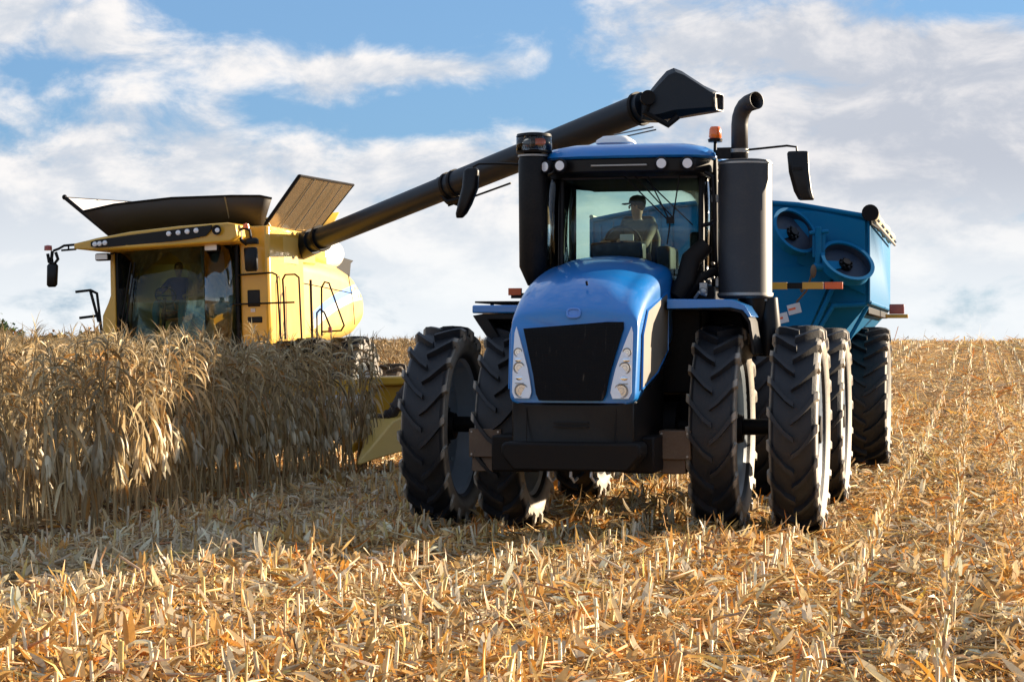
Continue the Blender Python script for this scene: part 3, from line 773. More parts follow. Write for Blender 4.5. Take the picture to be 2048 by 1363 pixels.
# bumper weight
m = MB(); m.prism([(-.62, .945), (.66, .945), (.70, .92), (.70, .82), (.58, .67), (-.54, .67), (-.66, .82), (-.66, .92)], -2.20, -1.75)
bmp = m.build('front_bumper', 'frame', tr, bevel=.025)
for x in (-.2, .22, .02): m = MB(); m.tube([(x, -2.14, .70), (x, -2.16, .62), (x+.03, -2.14, .57), (x+.05, -2.08, .60)], .016, 8); m.build('tow_hook', 'steel', bmp)
# side brackets and steps
for s in (-1, 1):
    m = MB(); x0, x1 = (.70, 1.02) if s > 0 else (-1.27, -.93)
    m.box(x0, x1, -1.05, -.72, .73, 1.02); br = m.build('side_bracket', 'weight', tr, bevel=.008)
    for x in (x0+.03, x1-.03):
        for z in (.76, .99): m = MB(); m.cyl((x, -1.065, z), (x, -1.04, z), .011, n=8); m.build('bolt', 'steel', br)
    m = MB(); m.box(min(x0, x1)+.02, max(x0, x1)-.06, -1.0, -.75, .58, .73); m.build('lower_bracket', 'weight', br, bevel=.01)
for x0, x1 in ((.42, .74), (-.9, -.42)): m = MB(); m.box(x0, x1, -1.6, -.7, .62, .98); m.build('axle_mount', 'frame', tr, bevel=.02)
# fenders
m = MB()
secs = []
for y in (-.55, -.50, 1.25, 1.3):
    d = .0 if -.52 < y < 1.27 else .03
    secs.append([(.70, y, 2.24+d*0), (.70, y, 2.345-d), (1.37, y, 2.335-d), (1.50, y, 2.27-d), (1.57, y, 2.12), (1.62, y, 1.78), (1.585, y, 1.78), (1.54, y, 2.10), (1.47, y, 2.20), (1.35, y, 2.235)])
m.loft(secs); fr_ = m.build('fender', 'black', tr, bevel=.008)
m = MB(); m.loft([[(.71, y, 2.25), (.71, y, 2.352), (1.38, y, 2.343), (1.51, y, 2.285), (1.58, y, 2.17), (1.55, y, 2.16), (1.49, y, 2.235), (1.36, y, 2.262)] for y in (-.57, 1.32)]); m.build('fender_trim', 'blue', fr_, bevel=.006)
m = MB(); m.loft([[(-.60, y, 2.15), (-.60, y, 2.21), (-1.30, y, 2.21), (-1.42, y, 2.19), (-1.36, y, 2.10), (-1.15, y, 1.80), (-1.08, y, 1.60), (-1.02, y, 1.60), (-1.12, y, 1.95), (-1.25, y, 2.15)] for y in (-.3, 1.4)])
fl_ = m.build('fender', 'black', tr, bevel=.008)
m = MB(); m.box(-1.42, -.60, -.32, 1.3, 2.215, 2.30); m.build('fender_trim', 'blue', fl_, bevel=.015)
m = MB(); m.box(-1.42, -.55, -.2, 1.6, 2.325, 2.345); m.cyl((-1.35, .3, 2.29), (-1.35, .3, 2.33), .02); m.cyl((-.8, .3, 2.29), (-.8, .3, 2.33), .02); m.build('step_plate', 'frame', tr, bevel=.004)
# platform under the cab, tanks
m = MB(); m.box(-.80, .95, .32, 2.3, 1.35, 2.55); m.box(-1.0, -.6, .6, 2.1, .9, 1.5); m.box(.62, 1.2, .75, 2.6, .85, 2.1); m.box(-.6, .6, 2.3, 4.9, 1.4, 1.9)
m.box(.70, 1.50, 1.32, 1.45, 1.75, 2.30); m.build('cab_base', 'black', tr, bevel=.03)  # last box: black plate added to darken the gap under the fender
m = MB(); m.tube([(.72, -.05, 2.38), (.82, 0, 2.55), (.86, .15, 2.78), (1.02, .2, 2.95)], [.09, .10, .11, .09], 14); m.tube([(.78, .1, 2.36), (.98, .1, 2.60), (1.10, .25, 2.66)], .05, 10); m.box(.90, 1.10, .15, .35, 2.34, 2.5); m.box(.72, .98, .2, .5, 2.40, 2.72); m.build('intake_duct', 'frame', tr, bevel=.01)
m = MB(); m.box(.98, 1.06, -.08, .0, 2.42, 2.53); m.sphere((1.02, -.08, 2.44), .045, 10, 6); m.tube([(.93, -.06, 2.37), (.98, -.1, 2.43), (1.06, -.08, 2.40)], .02, 8); m.build('clamp', 'steel', tr, bevel=.01)
# cab
cab = MB()
outl = [(-.58, .30), (.20, .24), (.95, .30), (1.06, .62), (1.04, 2.05), (-.80, 2.05), (-.86, .62)]     # plan of the cab
ZB, ZT = 2.55, 3.80
for (x, y) in [outl[0], outl[2]]: cab.tube([(x, y, ZB), (x, y+.03, 3.3), (x, y+.06, ZT)], .034, 8)
for (x, y) in [outl[3], outl[6]]: cab.tube([(x, y, ZB), (x, y, ZT)], .028, 8)
for (x, y) in [outl[4], outl[5]]: cab.tube([(x, y, ZB), (x, y, ZT)], .045, 8)
for z in (ZB, ZT-.02): cab.tube([(x, y, z) for x, y in outl+[outl[0]]], .035, 8, False)
cb = cab.build('cab', 'black', tr)
m = MB()
def pane(p, q, z0, z1, nx_=1, bulge=0, dy=.05):
    secs = []
    for i in range(nx_+1):
        t = i/nx_; x = p[0]+(q[0]-p[0])*t; y = p[1]+(q[1]-p[1])*t-bulge*4*t*(1-t)
        secs.append([(x, y, z0), (x, y+dy*.5, (z0+z1)/2), (x, y+dy, z1)])
    return secs
for name, p, q, n_, bu, dy_ in (('windshield', (-.55, .29), (.92, .29), 10, .09, .06), ('quarter_pane', (.96, .32), (1.055, .60), 1, 0, 0), ('quarter_window', (-.60, .32), (-.85, .60), 1, 0, 0),
                         ('side_window', (1.055, .64), (1.04, 2.02), 1, 0, 0), ('side_window', (-.855, .64), (-.80, 2.02), 1, 0, 0), ('rear_window', (-.78, 2.05), (1.02, 2.05), 1, 0, 0)):
    mm = MB(); mm.loft(pane(p, q, ZB+.02, ZT-.04, n_, bu, dy_), closed=False, cap0=False, cap1=False); mm.build(name.replace('pane', 'window'), 'coatedglass' if 'pane' in name else 'glass', cb, solid=.006)
# cab interior
m = MB(); m.box(-.56, .92, .22, 2.05, 3.66, 3.80); m.build('headliner', 'seat', cb, bevel=.02)
m = MB(); m.box(-.32, .26, .62, .90, 2.80, 3.00); m.cyl((-.02, .95, 2.6), (-.02, .85, 2.95), .05); ds = m.build('dashboard', 'black', cb, bevel=.03)
m = MB(); m.tube([(-.02+.20*math.cos(a), 1.02-.09*math.sin(a), 3.02+.17*math.sin(a)) for a in [2*math.pi*i/24 for i in range(25)]], .014, 8, False); m.tube([(-.22, 1.02, 3.02), (.18, 1.02, 3.02)], .012, 6); m.build('steering_wheel', 'black', ds)
m = MB(); m.box(-.26, .30, 1.25, 1.75, 2.62, 2.78); m.loft([[(-.24, 1.62, 2.75), (.28, 1.62, 2.75), (.28, 1.76, 2.75), (-.24, 1.76, 2.75)], [(-.24, 1.72, 3.1), (.28, 1.72, 3.1), (.28, 1.85, 3.1), (-.24, 1.85, 3.1)], [(-.16, 1.78, 3.36), (.20, 1.78, 3.36), (.20, 1.88, 3.36), (-.16, 1.88, 3.36)]]); m.box(.34, .50, 1.1, 1.75, 2.60, 2.98)
m.build('seat', 'seat', cb, bevel=.04)
m = MB(); m.box(.74, .92, .90, 1.02, 2.62, 3.12); m.box(.80, .98, .55, .65, 2.55, 2.75); m.build('side_console', 'black', cb, bevel=.03)
m = MB(); m.slab([(.02, .60, 3.015), (.17, .60, 3.015), (.17, .59, 3.085), (.02, .59, 3.085)], .02); m.build('monitor', 'label', cb, bevel=.005)
m = MB()
for a_, b_ in (((.10, .17, 3.72), (.62, .16, 3.20)), ((.20, .17, 3.74), (.66, .16, 3.24)), ((.36, .18, 3.74), (.62, .17, 3.22)), ((.64, .16, 3.22), (.60, .18, 2.95)), ((.66, .16, 3.2), (.74, .18, 3.72)), ((.30, .3, 3.70), (.86, .3, 3.16))): m.tube([a_, b_], .008, 6)
m.box(.60, .68, .13, .17, 3.17, 3.24); m.build('windshield_wiper', 'black', cb)
m = MB(); m.tube([(1.0, .2, 3.72), (1.09, .18, 3.66), (1.11, .2, 3.2), (1.06, .25, 3.17), (.97, .25, 3.15)], .022, 8); m.tube([(1.10, .2, 3.2), (1.13, .25, 2.6)], .014, 6); m.build('grab_handle', 'black', cb)
# dark visor band under the roof, with lamps
def roofring(sc, z, dyf=0):
    o_ = []
    base = [(-.72, .20), (-.60, .04), (-.3, -.03), (.15, -.05), (.62, -.03), (.93, .04), (1.06, .20), (1.12, .8), (1.10, 1.9), (.95, 2.2), (.15, 2.25), (-.65, 2.2), (-.80, 1.9), (-.82, .8)]
    return [(.15+(x-.15)*sc, 1.05+(y-1.05)*sc+dyf, z) for x, y in base]
m = MB(); m.loft([roofring(.93, 3.68, .05), roofring(.98, 3.72, .0), roofring(.985, 3.86)]); vb = m.build('visor_band', 'blackgloss', cb, bevel=.01)
m = MB(); m.loft([roofring(1.0, 3.862), roofring(1.02, 3.885), roofring(1.01, 3.93), roofring(.93, 3.99), roofring(.75, 4.035), roofring(.4, 4.06), roofring(.12, 4.065)])
rf = m.build('roof', 'blue', cb, ang=45)
m = MB(); m.box(-.18, .42, -.075, .02, 3.775, 3.79); m.build('visor_trim', 'steel', vb)
for (x, y, rz) in ((.58, -.07, .08), (.84, -.03, .25), (-.50, -.04, -.2), (-.66, .05, -.6)):
    d = Vector((math.sin(rz), -math.cos(rz), -.05)).normalized(); p = Vector((x, y, 3.79))
    m = MB(); m.cyl(p-d*-.0, p+d*.05, .070, .074, 24); m.tube([p+d*.05, p+d*.062], [.074, .066], 24, True); w_ = m.build('work_light', 'black', vb)
    m = MB(); m.cyl(p+d*.055, p+d*.068, .055, .050, 20); m.build('lamp_lens', 'lens', w_)
m = MB(); m.loft([[(-.03+a*.22*c1, .62+b_*.2*c1, z) for a, b_ in ((-1, -.6), (-.6, -1), (.6, -1), (1, -.6), (1, .6), (.6, 1), (-.6, 1), (-1, .6))] for c1, z in ((.7, 4.03), (.8, 4.06), (.95, 4.075), (.9, 4.11), (.6, 4.155), (.2, 4.165))])
m.build('antenna_dome', 'white', rf, ang=45)
# intake stack (left)
m = MB(); m.lathe([(2.50, .001), (2.52, .06), (2.72, .150), (3.86, .160), (3.90, .150), (3.92, .10), (3.95, .09)], (-.85, .12, 0), 'Z', 28);
stk = m.build('intake_stack', 'black', tr)
m = MB(); m.lathe([(3.90, .10), (3.905, .165), (3.925, .165), (3.93, .10)], (-.85, .12, 0), 'Z', 28); m.build('stack_collar', 'steel', stk)
m = MB(); m.lathe([(3.945, .001), (3.945, .19), (3.965, .195)], (-.84, .12, 0), 'Z', 32); m.lathe([(4.12, .195), (4.15, .185), (4.165, .10), (4.17, .001)], (-.84, .12, 0), 'Z', 32); m.lathe([(3.95, .04), (4.14, .04)], (-.84, .12, 0), 'Z', 12)
for k in range(6):
    a = k*math.pi/3; m.box(-.84-.01, -.84+.01, .11, .12, 3.95, 4.1)
m.build('precleaner', 'black', stk)
m = MB(); m.lathe([(3.96, .19), (4.13, .19)], (-.84, .12, 0), 'Z', 32); m.build('precleaner_bowl', 'clear', stk, solid=.005)
m = MB(); m.cyl((-.76, .12, 4.03), (-.76, .12, 4.10), .07, n=16); m.build('filter_element', 'reforange', stk)
# exhaust (right)
m = MB(); m.lathe([(2.37, .001), (2.37, .27), (2.39, .292), (2.42, .285), (3.80, .285), (3.83, .275), (3.845, .20), (3.85, .001)], (1.42, .3, 0), 'Z', 40)
ex = m.build('exhaust_canister', 'muffler', tr, ang=30)
m = MB(); m.lathe([(2.40, .287), (2.40, .297), (2.43, .297), (2.43, .287)], (1.42, .3, 0), 'Z', 40, True); m.lathe([(3.79, .284), (3.79, .290), (3.81, .290), (3.81, .284)], (1.42, .3, 0), 'Z', 40, True); m.build('canister_band', 'steel', ex)
m = MB(); pth = [(1.36, .3, 3.82), (1.36, .3, 4.22)]+[(1.36+.13*(1-math.cos(R(a))), .3-.10*(1-math.cos(R(a))), 4.22+.22*math.sin(R(a))) for a in (20, 40, 60, 80)]+[(1.56, .13, 4.455)]
m.tube(pth, [.088, .086, .086, .086, .087, .088, .092], 24, False); ep = m.build('exhaust_pipe', 'muffler', ex, solid=.006, ang=50)
m = MB(); m.lathe([(3.92, .089), (3.92, .098), (3.96, .098), (3.96, .089)], (1.36, .3, 0), 'Z', 28, True); m.build('pipe_clamp', 'steel', ep)
m = MB(); m.lathe([(2.0, .09), (2.25, .15), (2.37, .16)], (1.50, .3, 0), 'Z', 20); m.lathe([(1.75, .001), (1.76, .12), (1.9, .13), (2.1, .13), (2.38, .10)], (1.66, .35, 0), 'Z', 20); m.build('exhaust_outlet', 'blackgloss', ex)
for q in ((1.10, 1.20, .3, .36, 2.5, 2.6), (1.06, 1.2, .3, .36, 3.4, 3.48), (1.55, 1.66, .22, .38, 2.34, 2.37)): m = MB(); m.box(*q); m.build('canister_bracket', 'steel', ex, bevel=.005)
# post with beacon
m = MB(); m.tube([(1.075, .45, 2.5), (1.075, .45, 3.55), (1.07, .45, 3.95)], .034, 10); m.tube([(1.07, .5, 3.9), (1.075, .5, 4.07)], .018, 8); m.box(1.10, 1.32, .32, .38, 3.90, 3.96); m.box(1.12, 1.30, .28, .34, 3.86, 3.98); pst = m.build('beacon_post', 'black', tr, bevel=.004)
for z in (3.55, 3.2, 2.75, 2.6): m = MB(); m.sphere((1.06, .41, z), .022, 10, 6); m.build('bolt', 'steel', pst)
m = MB(); m.lathe([(4.06, .001), (4.06, .075), (4.09, .08), (4.10, .06), (4.10, .001)], (1.075, .5, 0), 'Z', 20); bc = m.build('beacon', 'black', pst)
m = MB(); m.lathe([(4.10, .062), (4.115, .070), (4.20, .064), (4.225, .05), (4.23, .001)], (1.075, .5, 0), 'Z', 20); m.build('beacon_lens', 'amber', bc)
# mirrors
def mirror(path, body, nm='mirror'):
    m = MB(); m.tube(path, .012, 8); a = m.build('mirror_arm', 'black', tr)
    m = MB(); m.loft(body); m.build('mirror', 'blackgloss', a, bevel=.012)
def mring(cx, cy, z, hw, hd2): return [(cx-hw, cy-hd2*.4, z), (cx-hw*.6, cy-hd2, z), (cx+hw*.6, cy-hd2, z), (cx+hw, cy-hd2*.4, z), (cx+hw, cy+hd2, z), (cx-hw, cy+hd2, z)]
mirror([(1.15, .32, 3.93), (1.5, .3, 3.955), (1.86, .3, 3.985), (1.96, .3, 3.97), (1.97, .3, 3.90)], [mring(1.975, .3, 3.925, .100, .03), mring(1.975, .3, 3.90, .112, .045), mring(1.99, .3, 3.70, .108, .06), mring(2.03, .3, 3.50, .095, .06), mring(2.06, .3, 3.42, .085, .05), mring(2.07, .3, 3.405, .07, .03)])
m = MB(); m.box(1.925, 2.03, .225, .245, 3.72, 3.75); m.build('mirror_clamp', 'black', tr)
mirror([(-.95, .3, 3.84), (-1.3, .3, 3.86), (-1.50, .3, 3.86), (-1.56, .3, 3.83), (-1.58, .3, 3.70)], [mring(-1.575, .3, 3.82, .05, .02), mring(-1.585, .3, 3.79, .085, .045), mring(-1.60, .3, 3.60, .088, .06), mring(-1.66, .3, 3.42, .075, .06), mring(-1.70, .3, 3.32, .06, .05), mring(-1.72, .3, 3.27, .035, .03)])
# extremity bars
m = MB(); m.box(1.4, 2.18, 1.0, 1.03, 2.49, 2.555); eb = m.build('marker_bar', 'black', tr)
for x0, x1, mt in ((1.40, 1.80, 'reflyellow'), (1.965, 2.19, 'reflyellow'), (2.205, 2.40, 'reforange')):
    mm = MB(); mm.box(x0, x1, .992, 1.036, 2.485, 2.56); mm.build('reflector', mt, eb, bevel=.004)
m = MB(); m.box(-1.30, -.9, 1.0, 1.03, 2.40, 2.46); eb = m.build('marker_bar', 'black', tr)
m = MB(); m.box(-1.33, -1.18, .99, 1.04, 2.435, 2.515); m.build('reflector', 'reforange', eb, bevel=.004)

# ------------------------------------------------------------------ people (skin-modifier bodies)
def skin_body(name, chain, mat, parent, loc=None, sub=2):
    """chain: list of polylines of (x,y,z,r); polylines sharing a point are welded"""
    vs = []; es = []; rad = []
    key = {}
    def vid(p):
        k = (round(p[0], 4), round(p[1], 4), round(p[2], 4))
        if k not in key: key[k] = len(vs); vs.append(p[:3]); rad.append(p[3])
        return key[k]
    for pl in chain:
        ids = [vid(p) for p in pl]
        for a, b_ in zip(ids[:-1], ids[1:]): es.append((a, b_))
    me = bpy.data.meshes.new(name); me.from_pydata(vs, es, []); me.materials.append(M[mat])
    o = bpy.data.objects.new(name, me); COL.objects.link(o)
    if parent is not None: o.parent = parent
    sk_ = o.modifiers.new('skin', 'SKIN'); sk_.use_smooth_shade = True
    if not me.skin_vertices: 
        bpy.context.view_layer.objects.active = o; 
    lay = me.skin_vertices[0].data if me.skin_vertices else None
    if lay is None: return o
    for i, r_ in enumerate(rad):
        rr = r_ if isinstance(r_, tuple) else (r_, r_); lay[i].radius = rr; lay[i].use_root = (i == 0)
    sb = o.modifiers.new('sub', 'SUBSURF'); sb.levels = 1; sb.render_levels = sub
    return o
def hand(c, d, side):
    """five fingers rooted in the palm; c palm centre, d forward direction"""
    c = Vector(c); d = Vector(d).normalized(); n = Vector((0, 0, 1)); s = d.cross(n).normalized(); out = []
    palm = c+d*.045
    for k, l in enumerate((.060, .072, .066, .050)):
        b0 = c+d*.035+s*(.030-.020*k); p1 = b0+d*l*.5; p2 = p1+d*l*.35-n*l*.35; p3 = p2-n*l*.35-d*.005
        out.append([(*c, .022), (*b0, .011), (*p1, .009), (*p2, .0085), (*p3, .007)])
    t0 = c+s*side*.035-d*.01; out.append([(*c, .022), (*t0, .012), (*(t0+d*.03+s*side*.012), .010), (*(t0+d*.05-n*.015), .008)])
    return out
def seated_person(loc, rz, label, shirt, trousers, cap, spread=.17, head_turn=0.0, arms=None):
    P = empty('person', loc, rz); P['label'] = label; P['category'] = 'person'
    ht = head_turn; f = Vector((math.sin(ht), -math.cos(ht), 0))      # facing direction of the head
    hc = Vector((0, .0, .66))
    if arms is None: arms = [[(-.27, -.30, .28), (-.16, -.42, .30)], [(.27, -.30, .26), (.16, -.42, .30)]]
    body = [[(0, .02, .06, (.15, .11)), (0, .04, .20, (.14, .10)), (0, .05, .38, (.17, .11)), (0, .04, .50, (.15, .09)), (0, .02, .56, (.055, .055)), (0, 0, .60, (.052, .055)), tuple(hc)+((.070, .082),), (0, 0, .75, (.074, .088)), (0, 0, .81, (.052, .060))]]
    for sgn, (el, wr) in zip((-1, 1), arms):
        body.append([(0, .04, .50, (.15, .09)), (sgn*.17, .04, .49, .062), (el[0], el[1], el[2], .043), (wr[0], wr[1], wr[2], .027)])
        d = Vector(wr)-Vector(el); d.normalize(); c = Vector(wr)+d*.05
        body.append([(wr[0], wr[1], wr[2], .027), (*c, .022)])
        body += hand(c, d, -sgn)
    for sgn in (-1, 1):
        kx = sgn*spread
        body.append([(0, .02, .06, (.15, .11)), (sgn*.10, -.02, .04, .090), (kx, -.42, .10, .062), (kx, -.46, -.10, .055), (kx*.95, -.44, -.36, .036), (kx, -.55, -.38, .034), (kx, -.60, -.39, .028)])
    b = skin_body('body', body, 'skin', P)
    # face: nose, eyes, ears, mouth on the head
    s = f.cross(Vector((0, 0, 1))).normalized(); m = MB()
    m.sphere(hc+f*.088+Vector((0, 0, .055)), .014, 8, 6, (.8, .8, 1.5)); m.sphere(hc+s*.078+Vector((0, 0, .05)), .024, 8, 6, (.5, .7, 1.2)); m.sphere(hc-s*.078+Vector((0, 0, .05)), .024, 8, 6, (.5, .7, 1.2))
    m.build('nose_and_ears', 'skin', b)
    m = MB(); m.sphere(hc+f*.077+s*.03+Vector((0, 0, .075)), .010, 8, 6); m.sphere(hc+f*.077-s*.03+Vector((0, 0, .075)), .010, 8, 6); m.sphere(hc+f*.078+Vector((0, 0, .012)), .022, 8, 6, (1, 1, .25)); m.build('eyes_and_mouth', 'hair', b)
    m = MB(); m.sphere(hc-f*.014+Vector((0, 0, .085)), .093, 16, 10, (.93, .93, .95)); hr = m.build('hair', 'hair', P)
    if cap:
        m = MB(); m.lathe([(.095, .097), (.12, .099), (.16, .088), (.185, .055), (.195, .001)], (0, 0, 0), 'Z', 24)
        m.v = [(x+hc.x-f.x*.005, y+hc.y-f.y*.005, z+hc.z) for x, y, z in m.v]
        a0 = math.atan2(f.y, f.x); br_ = []
        for rr, zz in ((.085, .104), (.175, .094)): br_.append([(hc.x+math.cos(a0+R(t))*rr, hc.y+math.sin(a0+R(t))*rr, hc.z+zz) for t in range(-36, 37, 12)])
        top = br_[0]+br_[1][::-1]; m.loft([top, [(x, y, z-.008) for x, y, z in top]])
        m.build('cap', 'cap', P)
    sh = [[(0, .03, .10, (.165, .125)), (0, .04, .20, (.155, .115)), (0, .05, .38, (.185, .125)), (0, .04, .50, (.165, .105)), (0, .02, .55, (.07, .07))]]
    for sgn, (el, wr) in zip((-1, 1), arms):
        w2 = Vector(el).lerp(Vector(wr), .8); sh.append([(0, .04, .50, (.165, .105)), (sgn*.175, .04, .49, .074), (el[0], el[1], el[2], .055), (*w2, .040)])
    skin_body('shirt', sh, shirt, P)
    tz_ = [[(0, .02, .06, (.165, .12)), (0, .02, .12, (.16, .12))]]
    for sgn in (-1, 1):
        kx = sgn*spread; tz_.append([(0, .02, .06, (.165, .12)), (sgn*.10, -.02, .045, .102), (kx, -.42, .105, .076), (kx, -.47, -.10, .068), (kx*.95, -.44, -.32, .056)])
    skin_body('trousers', tz_, trousers, P)
    return P
def place(ox, oy, lx, ly, lz): return (ox+lx*CA+ly*SA, oy-lx*SA+ly*CA, lz)
seated_person(place(1.03, 21.3, .07, 1.42, 2.72), YAW-R(22), 'person in a cap and tan shirt, seated in the blue tractor cab', 'tan', 'jeans', True, head_turn=-R(62))

# ------------------------------------------------------------------ grain cart
CO = place(1.03, 21.3, .46, 10.6, 0)
ct = empty('grain_cart', CO, YAW); tag(ct, 'teal blue grain cart with round flanges and rolled tarp, behind the tractor', 'grain cart')
hw, y0, y1 = 1.93, -3.8, 3.4
def tank_ring(y, hw_, zside, zpeak, zmid, zlow, wl):
    return [(-hw_, y, zmid), (-hw_, y, zside), (-hw_*.5, y, zside+(zpeak-zside)*.75), (0, y, zpeak), (hw_*.5, y, zside+(zpeak-zside)*.75), (hw_, y, zside), (hw_, y, zmid), (wl, y, zlow), (-wl, y, zlow)]
m = MB()
zs_, zp_ = 3.62, 3.88
A = [(-hw, y0, 2.45), (-hw, y0, zs_), (-hw*.5, y0, 3.80), (0, y0, zp_), (hw*.5, y0, 3.80), (hw, y0, zs_), (hw, y0, 2.45), (.85, y0+.9, 1.2), (-.85, y0+.9, 1.2)]
Bq = [(-hw, y1, 2.45), (-hw, y1, zs_), (-hw*.5, y1, 3.80), (0, y1, zp_), (hw*.5, y1, 3.80), (hw, y1, zs_), (hw, y1, 2.45), (.85, y1-1.2, 1.2), (-.85, y1-1.2, 1.2)]
fs = [(i, (i+1) % 9, 9+(i+1) % 9, 9+i) for i in (0, 5, 6, 7, 8)]+[(0, 1, 2, 3, 4, 5, 6), (0, 6, 7, 8), (9+6, 9+5, 9+4, 9+3, 9+2, 9+1, 9+0), (9+6, 9, 9+8, 9+7)]
m.add(A+Bq, fs); tk = m.build('tank', 'cartblue', ct, ang=20)
md = tk.modifiers.new('solid', 'SOLIDIFY'); md.thickness = .02; md.offset = -1
m = MB(); m.tube([(-hw, y0, zs_), (-hw*.5, y0, 3.80), (0, y0, zp_), (hw*.5, y0, 3.80), (hw, y0, zs_)], .035, 8); m.tube([(hw, y0, zs_), (hw, y1, zs_)], .035, 8); m.tube([(-hw, y0, zs_), (-hw, y1, zs_)], .035, 8); m.tube([(hw+.01, y0, 2.45), (hw+.01, y1, 2.45)], .03, 8); m.tube([(-hw, y0-.01, 2.45), (-hw, y0-.01, zs_)], .03, 8); m.tube([(hw, y0-.01, 2.45), (hw, y0-.01, zs_)], .022, 8)
for k in range(7):
    x = -hw+.12+k*.17; m.tube([(x, y0-.005, 2.5), (x, y0-.005, 3.55+.06*min(k, 4))], .022, 6)
m.build('rib', 'cartblue', tk)
# bent reinforcement plate at the upper right front
m = MB(); m.prism([(.95, 3.0), (.95, 3.46), (.70, 3.70), (1.2, 3.70), (1.88, 3.56), (1.88, 2.55)], y0-.05, y0-.005); m.build('corner_plate', 'cartblue', tk, bevel=.006)
# lower front hopper chute (angled) and its edge tube
m = MB(); m.add([(1.50, y0-.05, 2.95), (-1.35, y0-.05, 2.95), (-1.0, y0-.45, 1.15), (.75, y0-.45, 1.15), (1.50, y0+.3, 2.95), (-1.35, y0+.3, 2.95), (-1.0, y0+.6, 1.15), (.75, y0+.6, 1.15)], [(0, 1, 2, 3), (7, 6, 5, 4), (0, 4, 5, 1), (1, 5, 6, 2), (2, 6, 7, 3), (3, 7, 4, 0)])
hp = m.build('front_hopper', 'cartblue', ct, bevel=.01)
m = MB(); m.tube([(1.54, y0-.02, 2.95), (1.54, y0-.06, 2.85), (.78, y0-.44, 1.15)], .035, 8); m.tube([(1.88, y0+.0, 2.42), (1.45, y0-.1, 2.40), (.98, y0-.3, 1.6)], .04, 8); m.tube([(1.9, y0+.2, 2.4), (1.3, y0, 1.3)], .03, 8); m.build('hopper_brace', 'cartblue', hp)
for dx_, dz_ in ((0, 0), (-.17, -.13)):
    m = MB(); x, z = .93+dx_, 2.36+dz_; c, s_ = math.cos(.25), math.sin(.25)
    def yy(zz): return y0-.05-.40*(2.95-zz)/1.8-.008
    q = [(x+a*c-b_*s_, z+a*s_+b_*c) for a, b_ in ((-.09, -.07), (.09, -.07), (.09, .07), (-.09, .07))]
    m.loft([[(a, yy(b_), b_) for a, b_ in q], [(a, yy(b_)+.006, b_) for a, b_ in q]]); lb = m.build('safety_label', 'label', hp)
    m = MB(); q2 = [(x+a*c-b_*s_, z+a*s_+b_*c) for a, b_ in ((-.08, -.01), (.02, -.01), (.02, .02), (-.08, .02))]; m.loft([[(a, yy(b_)-.003, b_) for a, b_ in q2], [(a, yy(b_)+.003, b_) for a, b_ in q2]]); m.build('label_print', 'reforange', lb)
# folding auger flanges
def flange(c, nrm, r_, name):
    c = Vector(c); nrm = Vector(nrm).normalized(); a = nrm.cross(Vector((0, 0, 1))).normalized(); b_ = a.cross(nrm).normalized(); N_ = 36
    def ring(rr, off): return [c+nrm*off+(a*math.cos(2*math.pi*k/N_)+b_*math.sin(2*math.pi*k/N_))*rr for k in range(N_)]
    m = MB(); m.loft([ring(r_*.93, 0), ring(r_*1.07, .0), ring(r_*1.07, .025), ring(r_*.93, .025)], True, False, False)
    m.loft([ring(r_*.93, .025), ring(r_*.93, -.12), ring(r_*.99, -.12), ring(r_*.99, .0)], True, False, False)
    fo = m.build(name, 'cartblue', ct, ang=40)
    m = MB(); m.loft([ring(r_*.92, -.10), ring(r_*.92, -.115)]); m.build('flange_back', 'tube_shade', fo)
    m = MB(); m.loft([ring(r_*.915, .0), ring(r_*.915, -.105)], True, False, False); m.build('flange_shade_sleeve', 'tube_shade', fo)  # inner sleeve and back disc coloured as the shade within the tube
    m = MB(); m.cyl(c-nrm*.10, c-nrm*-.0, .055, n=14); 
    for k in range(8):
        p = c+(a*math.cos(k*math.pi/4)+b_*math.sin(k*math.pi/4))*.085; m.cyl(p-nrm*.07, p-nrm*.02, .016, n=6); 
    m.cyl(c-nrm*.09, c-nrm*.05, .10, n=16); m.build('auger_hub', 'blackgloss', fo)
    m = MB(); p = c+a*r_*.45; m.loft([[c-nrm*.07+a*.06-b_*.05, c-nrm*.07+a*r_*.85-b_*.12, c-nrm*.05+a*r_*.85+b_*.06, c-nrm*.05+a*.06+b_*.05], [c-nrm*.09+a*.06-b_*.05, c-nrm*.09+a*r_*.85-b_*.12, c-nrm*.07+a*r_*.85+b_*.06, c-nrm*.07+a*.06+b_*.05]]); m.build('flighting', 'cartblue', fo)
    return fo
flange((.95, y0-.32, 3.42), (.62, -.60, .50), .34, 'auger_flange')
flange((1.66, y0-.38, 3.00), (.40, -.60, .70), .36, 'auger_flange')
m = MB(); m.box(1.20, 1.36, y0-.5, y0-.05, 3.05, 3.38); m.tube([(1.28, y0-.5, 2.88), (1.28, y0-.52, 3.46)], .045, 12); m.tube([(1.22, y0-.5, 2.92), (1.40, y0-.5, 2.92)], .06, 12); m.tube([(1.16, y0-.5, 3.38), (1.42, y0-.5, 3.40)], .03, 8); m.build('auger_hinge', 'cartblue', ct, bevel=.01)
m = MB(); m.sphere((1.22, y0-.58, 2.86), .07, 12, 8, (.6, .4, 1.3)); m.sphere((1.06, y0-.5, 2.64), .05, 10, 8, (.6, .4, 1.3)); m.tube([(1.22, y0-.52, 2.9), (1.12, y0-.5, 2.6), (.98, y0-.4, 2.45)], .015, 6); m.build('grease_fitting', 'weight', ct)
m = MB(); m.tube([(-1.6, y0-.2, 3.2), (-1.2, y0-.3, 3.4)], .02, 6)
